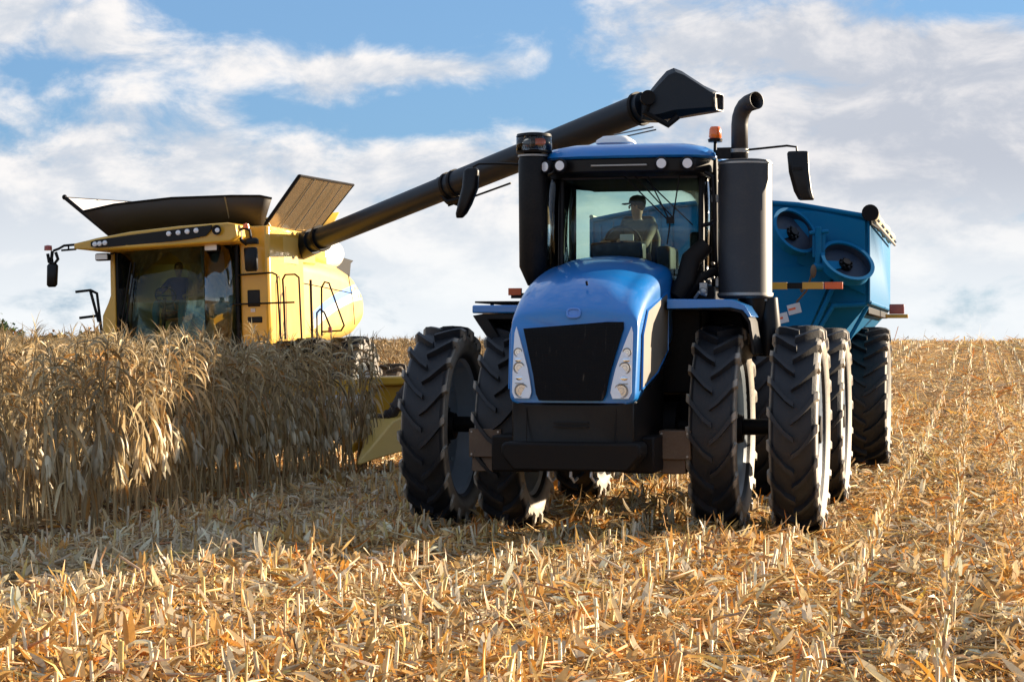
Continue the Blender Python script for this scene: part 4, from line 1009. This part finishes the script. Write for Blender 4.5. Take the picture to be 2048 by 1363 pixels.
# left lower auger tube
m = MB(); m.tube([(-.25, y0-.6, 1.0), (.0, y0-.30, 2.1), (.1, y0-.1, 2.6)], [.33, .33, .33], 20, True); m.build('auger_tube', 'cartblue', ct)
# tarp roll
m = MB(); pp = [(hw+.02+.01*math.sin(k), y0+k*.52, zs_+.04+.008*math.sin(k*2.1)) for k in range(14)]; m.tube(pp, [.085+.012*math.sin(k*1.7) for k in range(14)], 12); tp = m.build('tarp_roll', 'tarp', ct)
m = MB(); m.cyl((hw+.02, y0-.07, zs_+.05), (hw+.02, y0+.08, zs_+.05), .115, n=18); m.tube([(hw+.02, y0-.05, zs_+.05), (hw+.03, y0-.06, zs_-.10), (hw+.10, y0+.5, zs_-.14)], .02, 8); m.build('tarp_end', 'frame', tp)
m = MB(); m.tube([(hw+.07, y0+.3, zs_-.06), (hw+.10, y1-.6, zs_-.08)], .022, 8)
for k in range(5): m.tube([(hw+.0, y0+.5+k*1.5, zs_+.14), (hw+.12, y0+.5+k*1.5, zs_-.05)], .02, 6)
m.build('tarp_arm', 'steel', tp)
m = MB(); m.cyl((-hw-.0, y0-.04, zs_+.05), (-hw, y1, zs_+.05), .03, n=8); m.build('tarp_rail', 'steel', ct)
# undercarriage
m = MB(); m.box(-.35, .35, y0-3.4, y1-.8, .82, 1.08); m.box(-1.0, 1.0, -.5, .5, .95, 1.3); m.cyl((-2.0, 0, 1.05), (2.0, 0, 1.05), .12); m.box(-1.3, 1.3, -2.3, -2.1, 1.1, 1.3); m.box(-1.2, 1.2, 2.0, 2.2, 1.1, 1.3)
for s in (-1, 1):
    m.tube([(s*1.0, -.4, 1.2), (s*1.75, -1.6, 2.43)], .05, 8); m.tube([(s*1.0, .4, 1.2), (s*1.75, 1.4, 2.43)], .05, 8); m.tube([(s*1.0, 0, 1.2), (s*1.75, 0, 2.43)], .05, 8)
    m.box(min(s*1.55, s*1.9), max(s*1.55, s*1.9), -3.2, 3.0, 2.30, 2.40)
m.build('cart_frame', 'frame', ct, bevel=.01)
m = MB(); m.box(-.15, .15, y0-4.7, y0-3.3, .60, .75); m.build('drawbar', 'cartblue', ct, bevel=.02)
m = MB(); m.box(1.97, 2.32, .5, .62, 2.28, 2.34); mb = m.build('marker_bracket', 'reflyellow', ct, bevel=.005)
m = MB(); m.box(2.03, 2.26, .50, .60, 2.345, 2.50); m.build('marker_lamp', 'red', mb, bevel=.01)
m = MB(); m.box(-.42, -.16, y0-.03, y0-.008, 2.98, 3.22); lb = m.build('info_label', 'stripeblue', ct, bevel=.002)
for s in (-1, 1): add_wheel(ct, (s*1.72, 0, 1.06), 2.16, .62, .66, 'cart', dish=.2, nlug=22, rot=.1, tyremat='tyrebig')
# ------------------------------------------------------------------ combine harvester
cmb = empty('combine_harvester', (-5.76, 34.5, 0), YAW, 0)
cmb.rotation_euler = (0, -R(1.7), YAW); cmb.rotation_mode = 'XYZ'
tag(cmb, 'yellow combine harvester with raised tank flaps and long unloading auger, behind the corn', 'combine harvester')
CM = Matrix.Translation(cmb.location) @ cmb.rotation_euler.to_matrix().to_4x4(); CI = CM.inverted()
def wl(p): return tuple(CI @ Vector(p))
def rrect(y, w, zb, zt, rt, rb, n=5):
    o_ = []
    for (cx, cz, r_, a0) in ((w-rt, zt-rt, rt, 0), (-w+rt, zt-rt, rt, 90), (-w+rb, zb+rb, rb, 180), (w-rb, zb+rb, rb, 270)):
        for i in range(n+1): a = R(a0+90*i/n); o_.append((cx+r_*math.cos(a), y, cz+r_*math.sin(a)))
    return o_
BS = [(.98, 1.40, 1.72, 3.30, .12, .15), (2, 1.45, 1.74, 3.38, .22, .2), (3.5, 1.48, 1.80, 3.42, .3, .3), (5, 1.48, 1.88, 3.40, .4, .35), (6, 1.44, 1.97, 3.30, .5, .4), (6.7, 1.33, 2.10, 3.12, .48, .42), (7.1, 1.12, 2.30, 2.95, .3, .3), (7.2, .9, 2.4, 2.85, .2, .2)]
m = MB(); m.loft([rrect(*q, 8) for q in BS]); bdy = m.build('body', 'cream', cmb, ang=50)
def bw(y):
    ys_ = [q[0] for q in BS]; return float(np.interp(y, ys_, [q[1] for q in BS]))
def stripe(c0, name, mat, parent):
    m = MB(); a = []; b_ = []
    n = 14
    for i in range(n+1):
        t = i/n; y = c0[0][0]+(c0[1][0]-c0[0][0])*t
        zc = c0[0][1]+(c0[1][1]-c0[0][1])*(1-(1-t)**1.9); h = c0[2]
        def bx_(z):
            q = BS; zt = float(np.interp(y, [k[0] for k in q], [k[3] for k in q])); rt = float(np.interp(y, [k[0] for k in q], [k[4] for k in q]))
            w = bw(y); e = z-(zt-rt)
            return w if e <= 0 else w-rt+math.sqrt(max(0, rt*rt-e*e))
        a.append((bx_(zc)+.006, y, zc)); b_.append((bx_(zc+h)+.006, y, zc+h))
    ring = [[a[i], b_[i], (b_[i][0]-.05, *b_[i][1:]), (a[i][0]-.05, *a[i][1:])] for i in range(n+1)]
    m.loft(ring); return m.build(name, mat, parent)
stripe([(3.1, 2.10), (6.75, 2.72), .17], 'side_stripe', 'white', bdy); stripe([(3.1, 2.275), (6.75, 2.895), .15], 'side_stripe', 'stripeblue', bdy)
m = MB(); m.tube([(1.485, 5.6, 2.2), (1.49, 5.5, 2.7), (1.44, 5.4, 3.2)], .008, 6); m.build('panel_seam', 'frame', bdy)
m = MB(); m.tube([(bw(y)+.002, y, 3.0-.04*(y-1)) for y in (1.0, 2.0, 3.0, 4.0, 5.0, 5.6)], .010, 6); m.build('panel_seam', 'frame', bdy)
for k in range(6): m = MB(); m.box(1.46, 1.49, 1.5+k*.0, 2.5, 2.62+k*.05, 2.635+k*.05); m.build('vent_slot', 'frame', bdy)
# tall cabinet beside the cab
m = MB(); m.loft([[(1.12, .27, z), (1.60, .27, z), (1.65, .33, z), (1.58, 2.3, z), (.80, 2.3, z), (1.12, .9, z)] for z in (1.80, 2.6, 3.86)]); cbn = m.build('side_cabinet', 'yellow', cmb, bevel=.02)
m = MB(); m.box(1.245, 1.475, .255, .29, 2.47, 2.76); rc_ = m.build('cabinet_recess', 'blackgloss', cbn, bevel=.02)
m = MB(); m.box(1.235, 1.505, .255, .29, 2.19, 2.30); m.build('cabinet_recess', 'blackgloss', cbn, bevel=.045)
for z in (3.30, 2.38):
    m = MB(); m.box(1.30, 1.38, .258, .28, z, z+.06); m.build('safety_label', 'label', cbn)
m = MB(); m.box(1.12, 1.60, .262, .275, 3.035, 3.045); m.build('panel_gap', 'frame', cbn)
m = MB(); m.box(1.55, 1.625, 1.1, 1.9, 3.25, 3.72); m.build('cabinet_lit_panel', 'cream', cbn)  # paler plate puts the sunlit upper side into the colour
# cab
m = MB()
plan = [(-1.10, .15), (-.62, -.08), (0, -.16), (.60, -.08), (1.09, .20)]
for x, y in (plan[0], plan[4]): m.tube([(x, y, 1.7), (x, y, 3.66)], .035, 8)
m.tube([(.60, -.06, 1.7), (.56, .0, 3.6)], .012, 6)
m.tube([(x, y, 1.72) for x, y in plan], .05, 8); m.tube([(x, y, 3.58) for x, y in plan], .05, 8)
m.box(-1.0, 1.0, 1.55, 1.62, 1.7, 3.6); m.box(-1.05, 1.05, .3, 1.6, 1.60, 1.70)
cc = m.build('combine_cab', 'black', cmb)
m = MB(); m.loft([[(x*.98, y+.02, 1.74), (x, y-.02, 2.6), (x, y+.02, 3.58)] for x, y in plan[:4]], False, False, False); m.build('windshield', 'darkglass', cc, solid=.006)
m = MB(); m.loft([[(x*.98, y+.02, 1.74), (x, y-.02, 2.6), (x, y+.02, 3.58)] for x, y in ((.61, -.08), (.80, -.02), (.98, .09), (1.08, .20))], False, False, False); m.build('corner_window', 'coatedglass', cc, solid=.006)
m = MB(); m.add([(1.09, .22, 1.75), (1.09, 1.5, 1.75), (1.09, 1.5, 3.58), (1.09, .22, 3.58)], [(0, 1, 2, 3)]); m.build('side_window', 'glass', cc, solid=.006)
m = MB(); m.add([(-1.10, .18, 1.75), (-1.10, 1.5, 1.75), (-1.10, 1.5, 3.58), (-1.10, .18, 3.58)], [(0, 1, 2, 3)]); m.build('side_window', 'glass', cc, solid=.006)
m = MB(); m.box(-.62, -.02, .85, 1.4, 2.30, 2.46); m.loft([[(-.60, 1.2, 2.4), (-.04, 1.2, 2.4), (-.04, 1.38, 2.4), (-.60, 1.38, 2.4)], [(-.55, 1.3, 3.2), (-.09, 1.3, 3.2), (-.09, 1.42, 3.2), (-.55, 1.42, 3.2)]]); m.box(-.5, -.15, .95, 1.3, 1.7, 2.3); m.build('operator_seat', 'seat', cc, bevel=.04)
m = MB(); m.tube([(-.32+.19*math.cos(a), .40-.08*math.sin(a), 2.72+.15*math.sin(a)) for a in [2*math.pi*i/22 for i in range(23)]], .013, 8, False); m.tube([(-.32, .2, 1.75), (-.32, .36, 2.68)], .035, 8); m.tube([(-.5, .40, 2.72), (-.14, .40, 2.72)], .011, 6); m.build('steering_wheel', 'black', cc)
m = MB(); m.box(.12, .38, .6, 1.3, 2.2, 2.62); m.slab([(.30, .35, 2.75), (.55, .40, 2.75), (.55, .40, 3.0), (.30, .35, 3.0)], .03); m.build('control_console', 'black', cc, bevel=.02)
m = MB(); m.loft([[(.62, -.02, 1.75), (.66, .02, 1.75), (.92, .16, 1.75), (.90, .20, 1.75)], [(.50, 0, 3.5), (.54, .04, 3.5), (.86, .2, 3.5), (.84, .24, 3.5)]]); m.build('sky_reflection_sheet', 'label', cc)  # pale sheet stands in for the sky reflected in the corner glass
for a_, b_ in (((-.98, -.02, 2.2), (-.72, -.12, 3.3)), ((-.88, -.06, 2.2), (-.64, -.14, 3.3))):
    m = MB(); m.tube([a_, b_], .012, 6); m.build('wiper_arm', 'black', cc)
# left shoulder of the body beside the cab
m = MB(); m.loft([[(-1.13, .10, z), (-1.13-w, .14, z), (-1.16-w, 1.6, z), (-1.13, 1.6, z)] for z, w in ((1.7, .30), (2.4, .27), (2.62, .16), (2.75, .11), (3.52, .10))]); m.build('corner_panel', 'yellow', cmb, bevel=.02)
# roof
def froof(y, gx, gz): return [(-1.70-gx, y+.12, 3.565), (-1.2, y+.02, 3.50-gz), (-.5, y-.06, 3.505-gz), (.5, y-.06, 3.53-gz), (1.22, y, 3.56-gz), (1.33, y+.05, 3.66), (1.30, y+.05, 3.86), (1.16, y, 3.895+gz), (.3, y-.04, 3.87+gz), (-.6, y-.04, 3.81+gz), (-1.25, y+.02, 3.73+gz), (-1.70-gx, y+.12, 3.655)]
m = MB(); m.loft([froof(-.42, -.02, -.03), froof(-.40, 0, -.01), froof(-.36, .01, 0), froof(.6, .01, .01), froof(1.3, -.2, -.02)]); rf = m.build('roof', 'yellow', cmb, ang=40, bevel=.012)
vz = [(-1.32, 3.585, 3.66), (-1.22, 3.56, 3.69), (-.6, 3.575, 3.745), (.2, 3.61, 3.805), (.55, 3.64, 3.835), (.80, 3.68, 3.85), (.90, 3.80, 3.86)]
m = MB(); m.loft([[(x, -.42-.06*(1-abs(x)/1.4)-.010, a), (x, -.42-.06*(1-abs(x)/1.4)-.010, b_), (x, -.30, b_), (x, -.30, a)] for x, a, b_ in vz]); vs_ = m.build('visor_strip', 'blackgloss', rf)
for i, (x, z) in enumerate(((-1.24, 3.62), (-1.15, 3.625), (-1.05, 3.635), (.14, 3.74), (.31, 3.75), (.47, 3.765), (.63, 3.775))):
    yv = -.42-.06*(1-abs(x)/1.4)
    m = MB(); m.lathe([(yv-.035, .001), (yv-.03, .040), (yv-.012, .046), (yv, .046)], (x, 0, z), 'Y', 16); m.build('roof_lamp', 'lens', vs_)
m = MB(); m.lathe([(-.455, .075), (-.47, .085), (-.47, .06), (-.41, .001)], (1.0, 0, 3.77), 'Y', 20); m.build('horn_lamp', 'black', rf)
m = MB(); m.lathe([(-.475, .001), (-.47, .04), (-.44, .045)], (1.01, 0, 3.765), 'Y', 14); m.build('roof_lamp', 'lens', rf)
for x, z in ((-1.27, 3.42), (.75, 3.50)):
    m = MB(); m.box(x-.13, x+.13, -.12, .02, z-.07, z+.06); wk = m.build('work_light', 'black', rf, bevel=.03)
    m = MB(); m.box(x-.11, x+.11, -.13, -.115, z-.05, z+.045); m.build('lamp_lens', 'lens', wk, bevel=.005)
    m = MB(); m.tube([(x+.1, 0, z+.04), (x+.2, .1, z+.08)], .015, 6); m.build('lamp_bracket', 'black', wk)
# mirrors with beacons
m = MB(); m.tube([(-1.68, -.25, 3.64), (-1.9, -.26, 3.63), (-2.0, -.26, 3.58), (-2.10, -.26, 3.55)], .022, 8); m.tube([(-1.68, -.25, 3.56), (-1.95, -.26, 3.55)], .018, 8); m.tube([(-1.82, -.25, 3.56), (-1.82, -.25, 3.64)], .015, 6); ma = m.build('mirror_arm', 'black', cmb)
m = MB(); m.tube([(-2.12, -.26, 3.55), (-2.14, -.26, 3.42), (-2.13, -.26, 3.34)], .03, 8); m.tube([(-2.05, -.28, 3.52), (-2.01, -.28, 3.40), (-2.08, -.28, 3.32), (-2.18, -.28, 3.36), (-2.2, -.28, 3.50)], .03, 8); m.build('mirror_joint', 'black', ma)
m = MB(); m.loft([mring(-2.13, -.26, 3.33, .07, .03), mring(-2.13, -.26, 3.29, .095, .05), mring(-2.15, -.26, 2.96, .09, .05), mring(-2.15, -.26, 2.92, .06, .03)]); m.build('mirror', 'blackgloss', ma, bevel=.012)
m = MB(); m.lathe([(3.56, .001), (3.56, .07), (3.64, .065), (3.655, .001)], (-2.2, -.26, 0), 'Z', 14); m.build('mirror_beacon', 'red', ma)
m = MB(); m.tube([(1.2, -.1, 3.74), (1.36, -.14, 3.80), (1.48, -.16, 3.76), (1.50, -.16, 3.62)], .025, 8); m.tube([(1.3, -.14, 3.8), (1.32, -.16, 3.6), (1.42, -.16, 3.52)], .03, 8); ma = m.build('mirror_arm', 'black', cmb)
m = MB(); m.loft([mring(1.50, -.16, 3.63, .09, .03), mring(1.50, -.16, 3.60, .12, .06), mring(1.50, -.16, 3.52, .12, .06)]); m.build('mirror', 'blackgloss', ma, bevel=.012)
m = MB(); m.loft([mring(1.48, -.16, 3.47, .10, .03), mring(1.48, -.16, 3.44, .115, .05), mring(1.49, -.16, 3.10, .11, .05), mring(1.49, -.16, 3.06, .09, .03)]); m.build('mirror', 'blackgloss', ma, bevel=.012)
m = MB(); m.lathe([(3.80, .001), (3.80, .06), (3.87, .05), (3.89, .001)], (1.40, -.12, 0), 'Z', 14); m.build('mirror_beacon', 'amber', ma)
# grain tank extensions
F0 = [(-1.60, 1.0, 3.84), (1.28, 1.0, 3.90)]; T0 = [(-1.93, .62, 4.28), (-1.3, .55, 4.37), (-.2, .50, 4.43), (.9, .55, 4.42), (1.40, .60, 4.40), (1.56, .75, 4.36)]
bot = [(-1.60, 1.0, 3.84), (-1.2, .96, 3.85), (-.3, .95, 3.87), (.7, .96, 3.88), (1.15, .98, 3.89), (1.28, 1.05, 3.90)]
m = MB(); m.loft([[b_, t_] for b_, t_ in zip(bot, T0)], False, False, False); tkk = m.build('tank_front_panel', 'tankdark', cmb, solid=.03, ang=20)
m = MB(); m.tube([(.72, .955, 3.9), (.78, .53, 4.41)], .016, 6); m.build('panel_joint', 'steel', tkk)
m = MB(); m.tube(T0, .022, 8); m.build('panel_rim', 'frame', tkk)
m = MB(); m.loft([[(-1.55, 1.0, 3.3), (1.25, 1.0, 3.3), (1.25, 4.6, 3.3), (-1.55, 4.6, 3.3)], [(-1.6, 1.0, 3.86), (1.28, 1.0, 3.9), (1.28, 4.6, 3.9), (-1.6, 4.6, 3.86)]], True, False, False); m.loft([[(-1.55, 4.6, 3.86), (1.28, 4.6, 3.9)], [(-1.7, 4.9, 4.3), (1.45, 4.9, 4.38)]], False, False, False); m.build('grain_tank', 'yellow', cmb, solid=.02)
m = MB(); m.slab([(-1.58, 1.05, 3.86), (-1.58, 5.4, 3.86), (-2.42, 5.4, 4.74), (-2.54, 1.2, 4.58)], .02); fl = m.build('tank_flap', 'label', cmb)
m = MB(); m.tube([(-1.45, .95, 3.68), (-1.58, 1.02, 3.84), (-2.54, 1.18, 4.59)], .038, 8); m.tube([(-2.54, 1.18, 4.59), (-2.42, 5.4, 4.75)], .02, 6)
for k in (2.4, 3.6, 4.6, 5.4): m.tube([(-1.58, k, 3.84), (-2.56+.026*k, k, 4.54+.037*k)], .022, 6)
m.sphere((-2.55, 1.18, 4.60), .05, 8, 6); m.build('flap_frame', 'frame', fl)
m = MB(); m.slab([(1.27, 1.1, 3.90), (1.95, 1.15, 4.76), (1.90, 4.4, 4.84), (1.22, 4.1, 3.94)], .03); fl = m.build('tank_flap', 'flap', cmb)
m = MB(); m.tube([(1.22, 1.08, 3.82), (1.96, 1.12, 4.77)], .036, 8); m.tube([(1.96, 1.12, 4.77), (1.90, 4.45, 4.86)], .026, 6); m.tube([(1.21, 4.12, 3.94), (1.90, 4.45, 4.86)], .022, 6); m.build('flap_frame', 'frame', fl)
for k in (1.9, 2.7, 3.5): m = MB(); m.tube([(1.285, k, 3.90), (1.965, k+.05, 4.78)], .010, 6); m.build('flap_rib', 'steel', fl)
m = MB(); m.tube([(1.36, 1.3, 3.86), (1.30, 1.0, 4.1)], .02, 6); m.tube([(-.3, 2.2, 4.1), (.2, 2.0, 4.44), (.5, 2.0, 4.47)], .06, 10); m.box(-.55, .1, 2.2, 2.5, 4.38, 4.46); m.box(.45, .9, 2.0, 2.4, 4.38, 4.49); m.build('loading_auger', 'steel', cmb, bevel=.02)
# unloading auger
P0 = Vector((-4.35, 36.95, 3.48)); P1 = Vector((2.03, 30.5, 5.49)); D_ = (P1-P0).normalized()
m = MB(); m.tube([wl(P0), wl(P0+(P1-P0)*.12)], [.25, .235], 28); m.tube([wl(P0+(P1-P0)*.10), wl(P0+(P1-P0)*.53)], [.19, .205], 28); m.tube([wl(P0+(P1-P0)*.50), wl(P1)], [.215, .232], 28)
ag = m.build('unloading_auger', 'auger', cmb)
for t in (.14, .515, .535, .985):
    m = MB(); m.cyl(wl(P0+(P1-P0)*t), wl(P0+(P1-P0)*(t+.006)), .24 if t < .9 else .265, n=28); m.build('auger_flange', 'frame', ag)
m = MB(); e = P0+(P1-P0)*.53; m.tube([wl(e+Vector((-.35, .2, -.05))), wl(e+Vector((-.1, -.05, -.30))), wl(e+Vector((.3, -.3, -.22)))], .05, 8); m.tube([wl(e+Vector((-.1, .0, -.36))), wl(e+Vector((.95, -.5, -.02)))], .018, 6); m.tube([wl(e+Vector((-.05, .0, -.30))), wl(e+Vector((.2, -.1, -.40)))], .03, 6); m.build('fold_linkage', 'frame', ag)
m = MB(); m.tube([wl((1.55, 30.4, 5.05)), wl((2.15, 30.4, 5.17))], .012, 6); m.tube([wl((1.55, 30.55, 5.00)), wl((2.2, 30.5, 5.14))], .012, 6); m.build('support_rod', 'steel', ag)
st = [(1283, 196, 240, .20), (1298, 186, 243, .24), (1316, 164, 243, .27), (1332, 146, 241, .27), (1346, 140, 238, .26), (1362, 146, 235, .24), (1395, 165, 229, .22), (1428, 183, 223, .19), (1438, 188, 221, .18)]
secs = []
for px, ya, yb, hd2 in st:
    d = 30.35; X = (px-1024)/4000*d; za = 1.92+(682-ya)/4000*d; zb = 1.92+(682-yb)/4000*d; r_ = .10*(za-zb)
    q = [(X-.02, d+hd2, zb+r_), (X-.02, d+hd2, za-r_), (X, d+hd2*.6, za), (X, d-hd2*.6, za), (X+.02, d-hd2, za-r_), (X+.02, d-hd2, zb+r_*1.5), (X, d-hd2*.6, zb), (X, d+hd2*.6, zb)]
    if px > 1380: q = [(x+(y-d)*.55*min(1, (px-1380)/40), y, z) for x, y, z in q]
    secs.append([wl(p) for p in q])
m = MB(); m.loft(secs, True, True, False); sp = m.build('auger_spout', 'auger', ag, solid=.012, ang=32)
m = MB(); m.loft([[tuple(Vector(p)) for p in secs[-2]], [tuple(Vector(p)+Vector((.004, 0, 0))) for p in secs[-2]]]); m.build('spout_shade_plate', 'tankdark', sp)  # dark plate stands in for the shade inside the hollow outlet
m = MB(); m.tube(secs[-1]+[secs[-1][0]], .014, 6, False); m.build('spout_lip', 'steel', sp)
m = MB(); m.tube([wl((2.1, 30.1, 5.62)), wl((2.0, 30.1, 5.35)), wl((2.35, 30.1, 5.17)), wl((2.5, 30.1, 5.3))], .05, 8); m.cyl(wl((2.04, 29.98, 5.57)), wl((2.04, 30.2, 5.57)), .11, n=18); m.build('spout_pivot', 'frame', sp)
# auger cradle and engine deck
m = MB(); m.box(1.0, 1.45, 2.3, 3.4, 3.30, 3.62); m.build('auger_cradle', 'yellow', cmb, bevel=.03)
m = MB(); m.box(.9, 1.4, 2.32, 3.0, 3.0, 3.80); m.build('auger_elbow', 'tankdark', cmb, bevel=.05)
m = MB(); m.cyl((1.0, 4.5, 3.58), (1.0, 5.7, 3.62), .28, n=28); dr = m.build('rotary_screen', 'white', cmb, bevel=.02)
m = MB(); m.cyl((1.0, 4.3, 3.57), (1.0, 4.5, 3.58), .22, n=24); m.build('screen_hub', 'frame', dr)
m = MB(); m.tube([(1.15, 3.0, 3.50), (1.15, 3.8, 3.52), (1.2, 4.1, 3.66), (1.1, 4.3, 3.62)], .09, 14); m.build('exhaust_elbow', 'steel', cmb)
m = MB(); m.prism([(5.8, 3.3), (5.8, 3.85), (6.2, 3.6), (7.2, 3.55), (7.0, 3.48), (6.9, 3.2)], .65, 1.0, 'X'); m.build('rear_deck', 'frame', cmb, bevel=.01)
# rails and ladder
def rail(paths, name, r_=.018, par=cmb):
    m = MB()
    for p in paths: m.tube(p, r_, 6)
    return m.build(name, 'black', par)
rail([[(1.12, .16, 3.02), (1.74, .16, 3.04), (1.82, .18, 3.0), (1.86, .18, 1.9)], [(.98, .14, 2.52), (2.12, .2, 2.52)]], 'hand_rail')
rail([[(1.68, .9, 2.68), (1.67, .9, 2.95), (1.72, .9, 3.03), (1.90, .9, 3.03), (1.97, .9, 2.97), (1.99, .9, 1.9)], [(1.68, .9, 2.75), (1.69, .9, 1.9)]], 'hand_rail')
rail([[(1.98, 1.5, 2.95), (1.98, 1.5, 1.85)]], 'ladder_rail', .024)
rail([[(2.16, 1.5, 1.95), (2.18, 1.5, 2.80), (2.24, 1.5, 2.90), (2.32, 1.5, 2.88), (2.58, 1.5, 2.12), (2.52, 1.5, 2.03), (2.16, 1.5, 2.02)]], 'ladder_rail')
rail([[(2.07, 1.5, 1.85), (2.08, 1.5, 2.36), (2.14, 1.5, 2.42), (2.22, 1.5, 2.36), (2.34, 1.5, 2.05)]], 'ladder_rail')
m = MB(); m.box(.85, 2.35, .6, 1.4, 1.82, 1.87); pf = m.build('platform', 'frame', cmb)
for z in (.6, .95, 1.3, 1.6):
    m = MB(); m.box(1.95, 2.35, 1.35, 1.55, z, z+.03); m.build('ladder_step', 'frame', pf)
m = MB(); m.box(2.30, 2.36, 1.44, 1.48, 2.0, 2.10); m.build('latch', 'red', cmb)
rail([[(-1.92, .2, 2.84), (-1.64, .2, 2.86), (-1.52, .2, 2.80), (-1.44, .2, 2.0)], [(-1.64, .2, 2.84), (-1.50, .2, 2.3)], [(-1.86, .2, 2.38), (-1.50, .2, 2.41)]], 'side_guard', .026)
# undercarriage, wheels, feeder house
m = MB(); m.box(-.9, .9, .6, 6.5, 1.0, 1.8); m.cyl((-3.2, 1.9, 1.0), (3.2, 1.9, 1.0), .18); m.build('chassis', 'frame', cmb, bevel=.02)
m = MB(); m.cyl((-1.95, 7.1, .75), (1.95, 7.1, .75), .11); m.build('rear_axle', 'frame', cmb)
m = MB(); m.loft([[(-.7, .4, 1.7), (.7, .4, 1.7), (.7, .4, 1.0), (-.7, .4, 1.0)], [(-.7, -1.9, 1.2), (.7, -1.9, 1.2), (.7, -1.9, .5), (-.7, -1.9, .5)]]); m.build('feeder_house', 'yellow', cmb, bevel=.02)
for lx in (-2.55, -1.75, 1.75, 2.55): add_wheel(cmb, (lx, 1.9, .95), 1.96, .60, .50, 'cfront', dish=.1, nlug=18, rot=lx, tyremat='tyrebig')
for lx in (-1.8, 1.8): add_wheel(cmb, (lx, 7.1, .70), 1.42, .50, .36, 'crear', dish=.1, nlug=15, rot=lx, tyremat='tyredusty')
# header
m = MB(); m.box(-4.8, 4.75, -2.15, -1.95, .35, 1.20); hdr = m.build('header', 'yellow', cmb, bevel=.02)
m = MB(); m.tube([(-4.7, -2.5, .75), (4.6, -2.5, .75)], .22, 16); m.build('cross_auger', 'steel', hdr)
for k in range(12):
    x = -4.42+k*.80
    m = MB(); m.loft([[(x-.24, -2.5, .35), (x+.24, -2.5, .35), (x+.20, -2.5, .72), (x-.20, -2.5, .72)], [(x-.20, -3.3, .28), (x+.20, -3.3, .28), (x+.15, -3.3, .62), (x-.15, -3.3, .62)], [(x-.03, -4.1, .10), (x+.03, -4.1, .10), (x+.02, -4.1, .17), (x-.02, -4.1, .17)]]); m.build('snout', 'yellow', hdr, bevel=.02)
m = MB(); m.box(4.40, 5.12, -3.05, -2.2, 1.10, 1.24); m.build('end_shield', 'yellow', hdr, bevel=.03)
m = MB(); m.box(4.46, 5.02, -2.95, -2.3, .62, 1.10); m.build('end_housing', 'yellow', hdr, bevel=.02)
m = MB(); m.loft([[(4.45, -2.9, .12), (5.10, -2.9, .12), (5.08, -2.9, .70), (4.45, -2.9, .70)], [(4.47, -3.5, .10), (4.98, -3.5, .10), (4.92, -3.5, .58), (4.50, -3.5, .58)], [(4.60, -4.2, .03), (4.80, -4.2, .03), (4.76, -4.2, .20), (4.62, -4.2, .20)], [(4.66, -4.6, -.02), (4.72, -4.6, -.02), (4.71, -4.6, .04), (4.67, -4.6, .04)]]); m.build('end_divider', 'cream', hdr, bevel=.03)
m = MB(); pth = [(5.12, -3.12, 1.14), (5.02, -3.16, 1.02), (4.92, -3.2, .86), (4.84, -3.25, .70), (4.70, -3.25, .60), (4.56, -3.2, .60)]
m.tube(pth, .085, 12); hs = m.build('end_hose', 'hose', hdr)
for t in range(1, 5):
    a, b_ = Vector(pth[t-1]), Vector(pth[t]); c = (a+b_)/2; d = (b_-a).normalized()*.02; m = MB(); m.cyl(c-d, c+d, .105, n=12); m.build('hose_ring', 'hose', hs)
opl = CM @ Vector((-.32, .98, 2.50))
seated_person(tuple(opl), YAW, 'person in a purple shirt and jeans, seated behind the yellow combine windshield', 'purple', 'jeans', False, spread=.24, arms=[[(-.30, -.20, .26), (-.17, -.48, .28)], [(.32, -.18, .26), (.34, -.46, .24)]])

# ------------------------------------------------------------------ far trees
def tree(x, y, h, w, label, colr, seed):
    g = np.random.default_rng(seed); r = empty('tree', (x, y, tz(x, y)-.05)); tag(r, label, 'tree', 'trees on the horizon behind the corn')
    m = MB(); m.tube([(0, 0, 0), (.1, 0, h*.3), (0, .1, h*.6), (.05, 0, h*.85)], [.16, .13, .08, .03], 8)
    for k in range(7):
        a = g.uniform(0, 6.28); z = h*g.uniform(.25, .6); m.tube([(0, 0, z), (math.cos(a)*w*.25, math.sin(a)*w*.25, z+h*.12), (math.cos(a)*w*.45, math.sin(a)*w*.45, z+h*.22)], [.06, .04, .015], 6)
    m.build('trunk', 'bark', r)
    cl_ = g.normal(0, 1, (26, 3)); cl_ /= np.linalg.norm(cl_, axis=1)[:, None]; cl_ *= g.uniform(.3, .95, (26, 1)); cl_ = cl_*np.array([w*.5, w*.5, h*.36])+np.array([0, 0, h*.60])
    n = 3600; ci = g.integers(0, 26, n); p = cl_[ci]+g.normal(0, 1, (n, 3))*np.array([w*.09, w*.09, h*.06])
    v, q, mm_ = strips(p, g.uniform(0, 6.28, n), g.uniform(-1.2, 1.2, n), g.normal(0, .3, n), g.uniform(.10, .22, n), g.uniform(.08, .14, n), g.uniform(-1.5, 1.5, n), 1, 'flat')
    c = np.array(colr)[g.integers(0, len(colr), n)]*g.uniform(.7, 1.3, (n, 1))*(.8+.5*(ci % 5)/5)[:, None]
    link('crown', npmesh('crown', v, q, 'leafgreen', np.repeat(c, mm_, 0)), r)
G_ = [(.05, .09, .03), (.07, .11, .03), (.10, .10, .03)]; O_ = [(.22, .12, .04), (.16, .11, .04), (.28, .13, .04)]
tree(-28.6, 112, 3.6, 3.4, 'dark green bushy tree at the far left edge, above the corn', G_, 1)
tree(-27.6, 108, 3.0, 2.2, 'orange brown autumn tree at the far left edge, beside the green tree', O_, 2)
tree(-25.3, 112, 2.75, 2.6, 'low olive bush rising just over the corn, left of the combine', G_+O_, 3)
tree(-23.8, 114, 2.85, 1.8, 'small rounded brown tree beside the combine side guard', O_+G_[:1], 4)
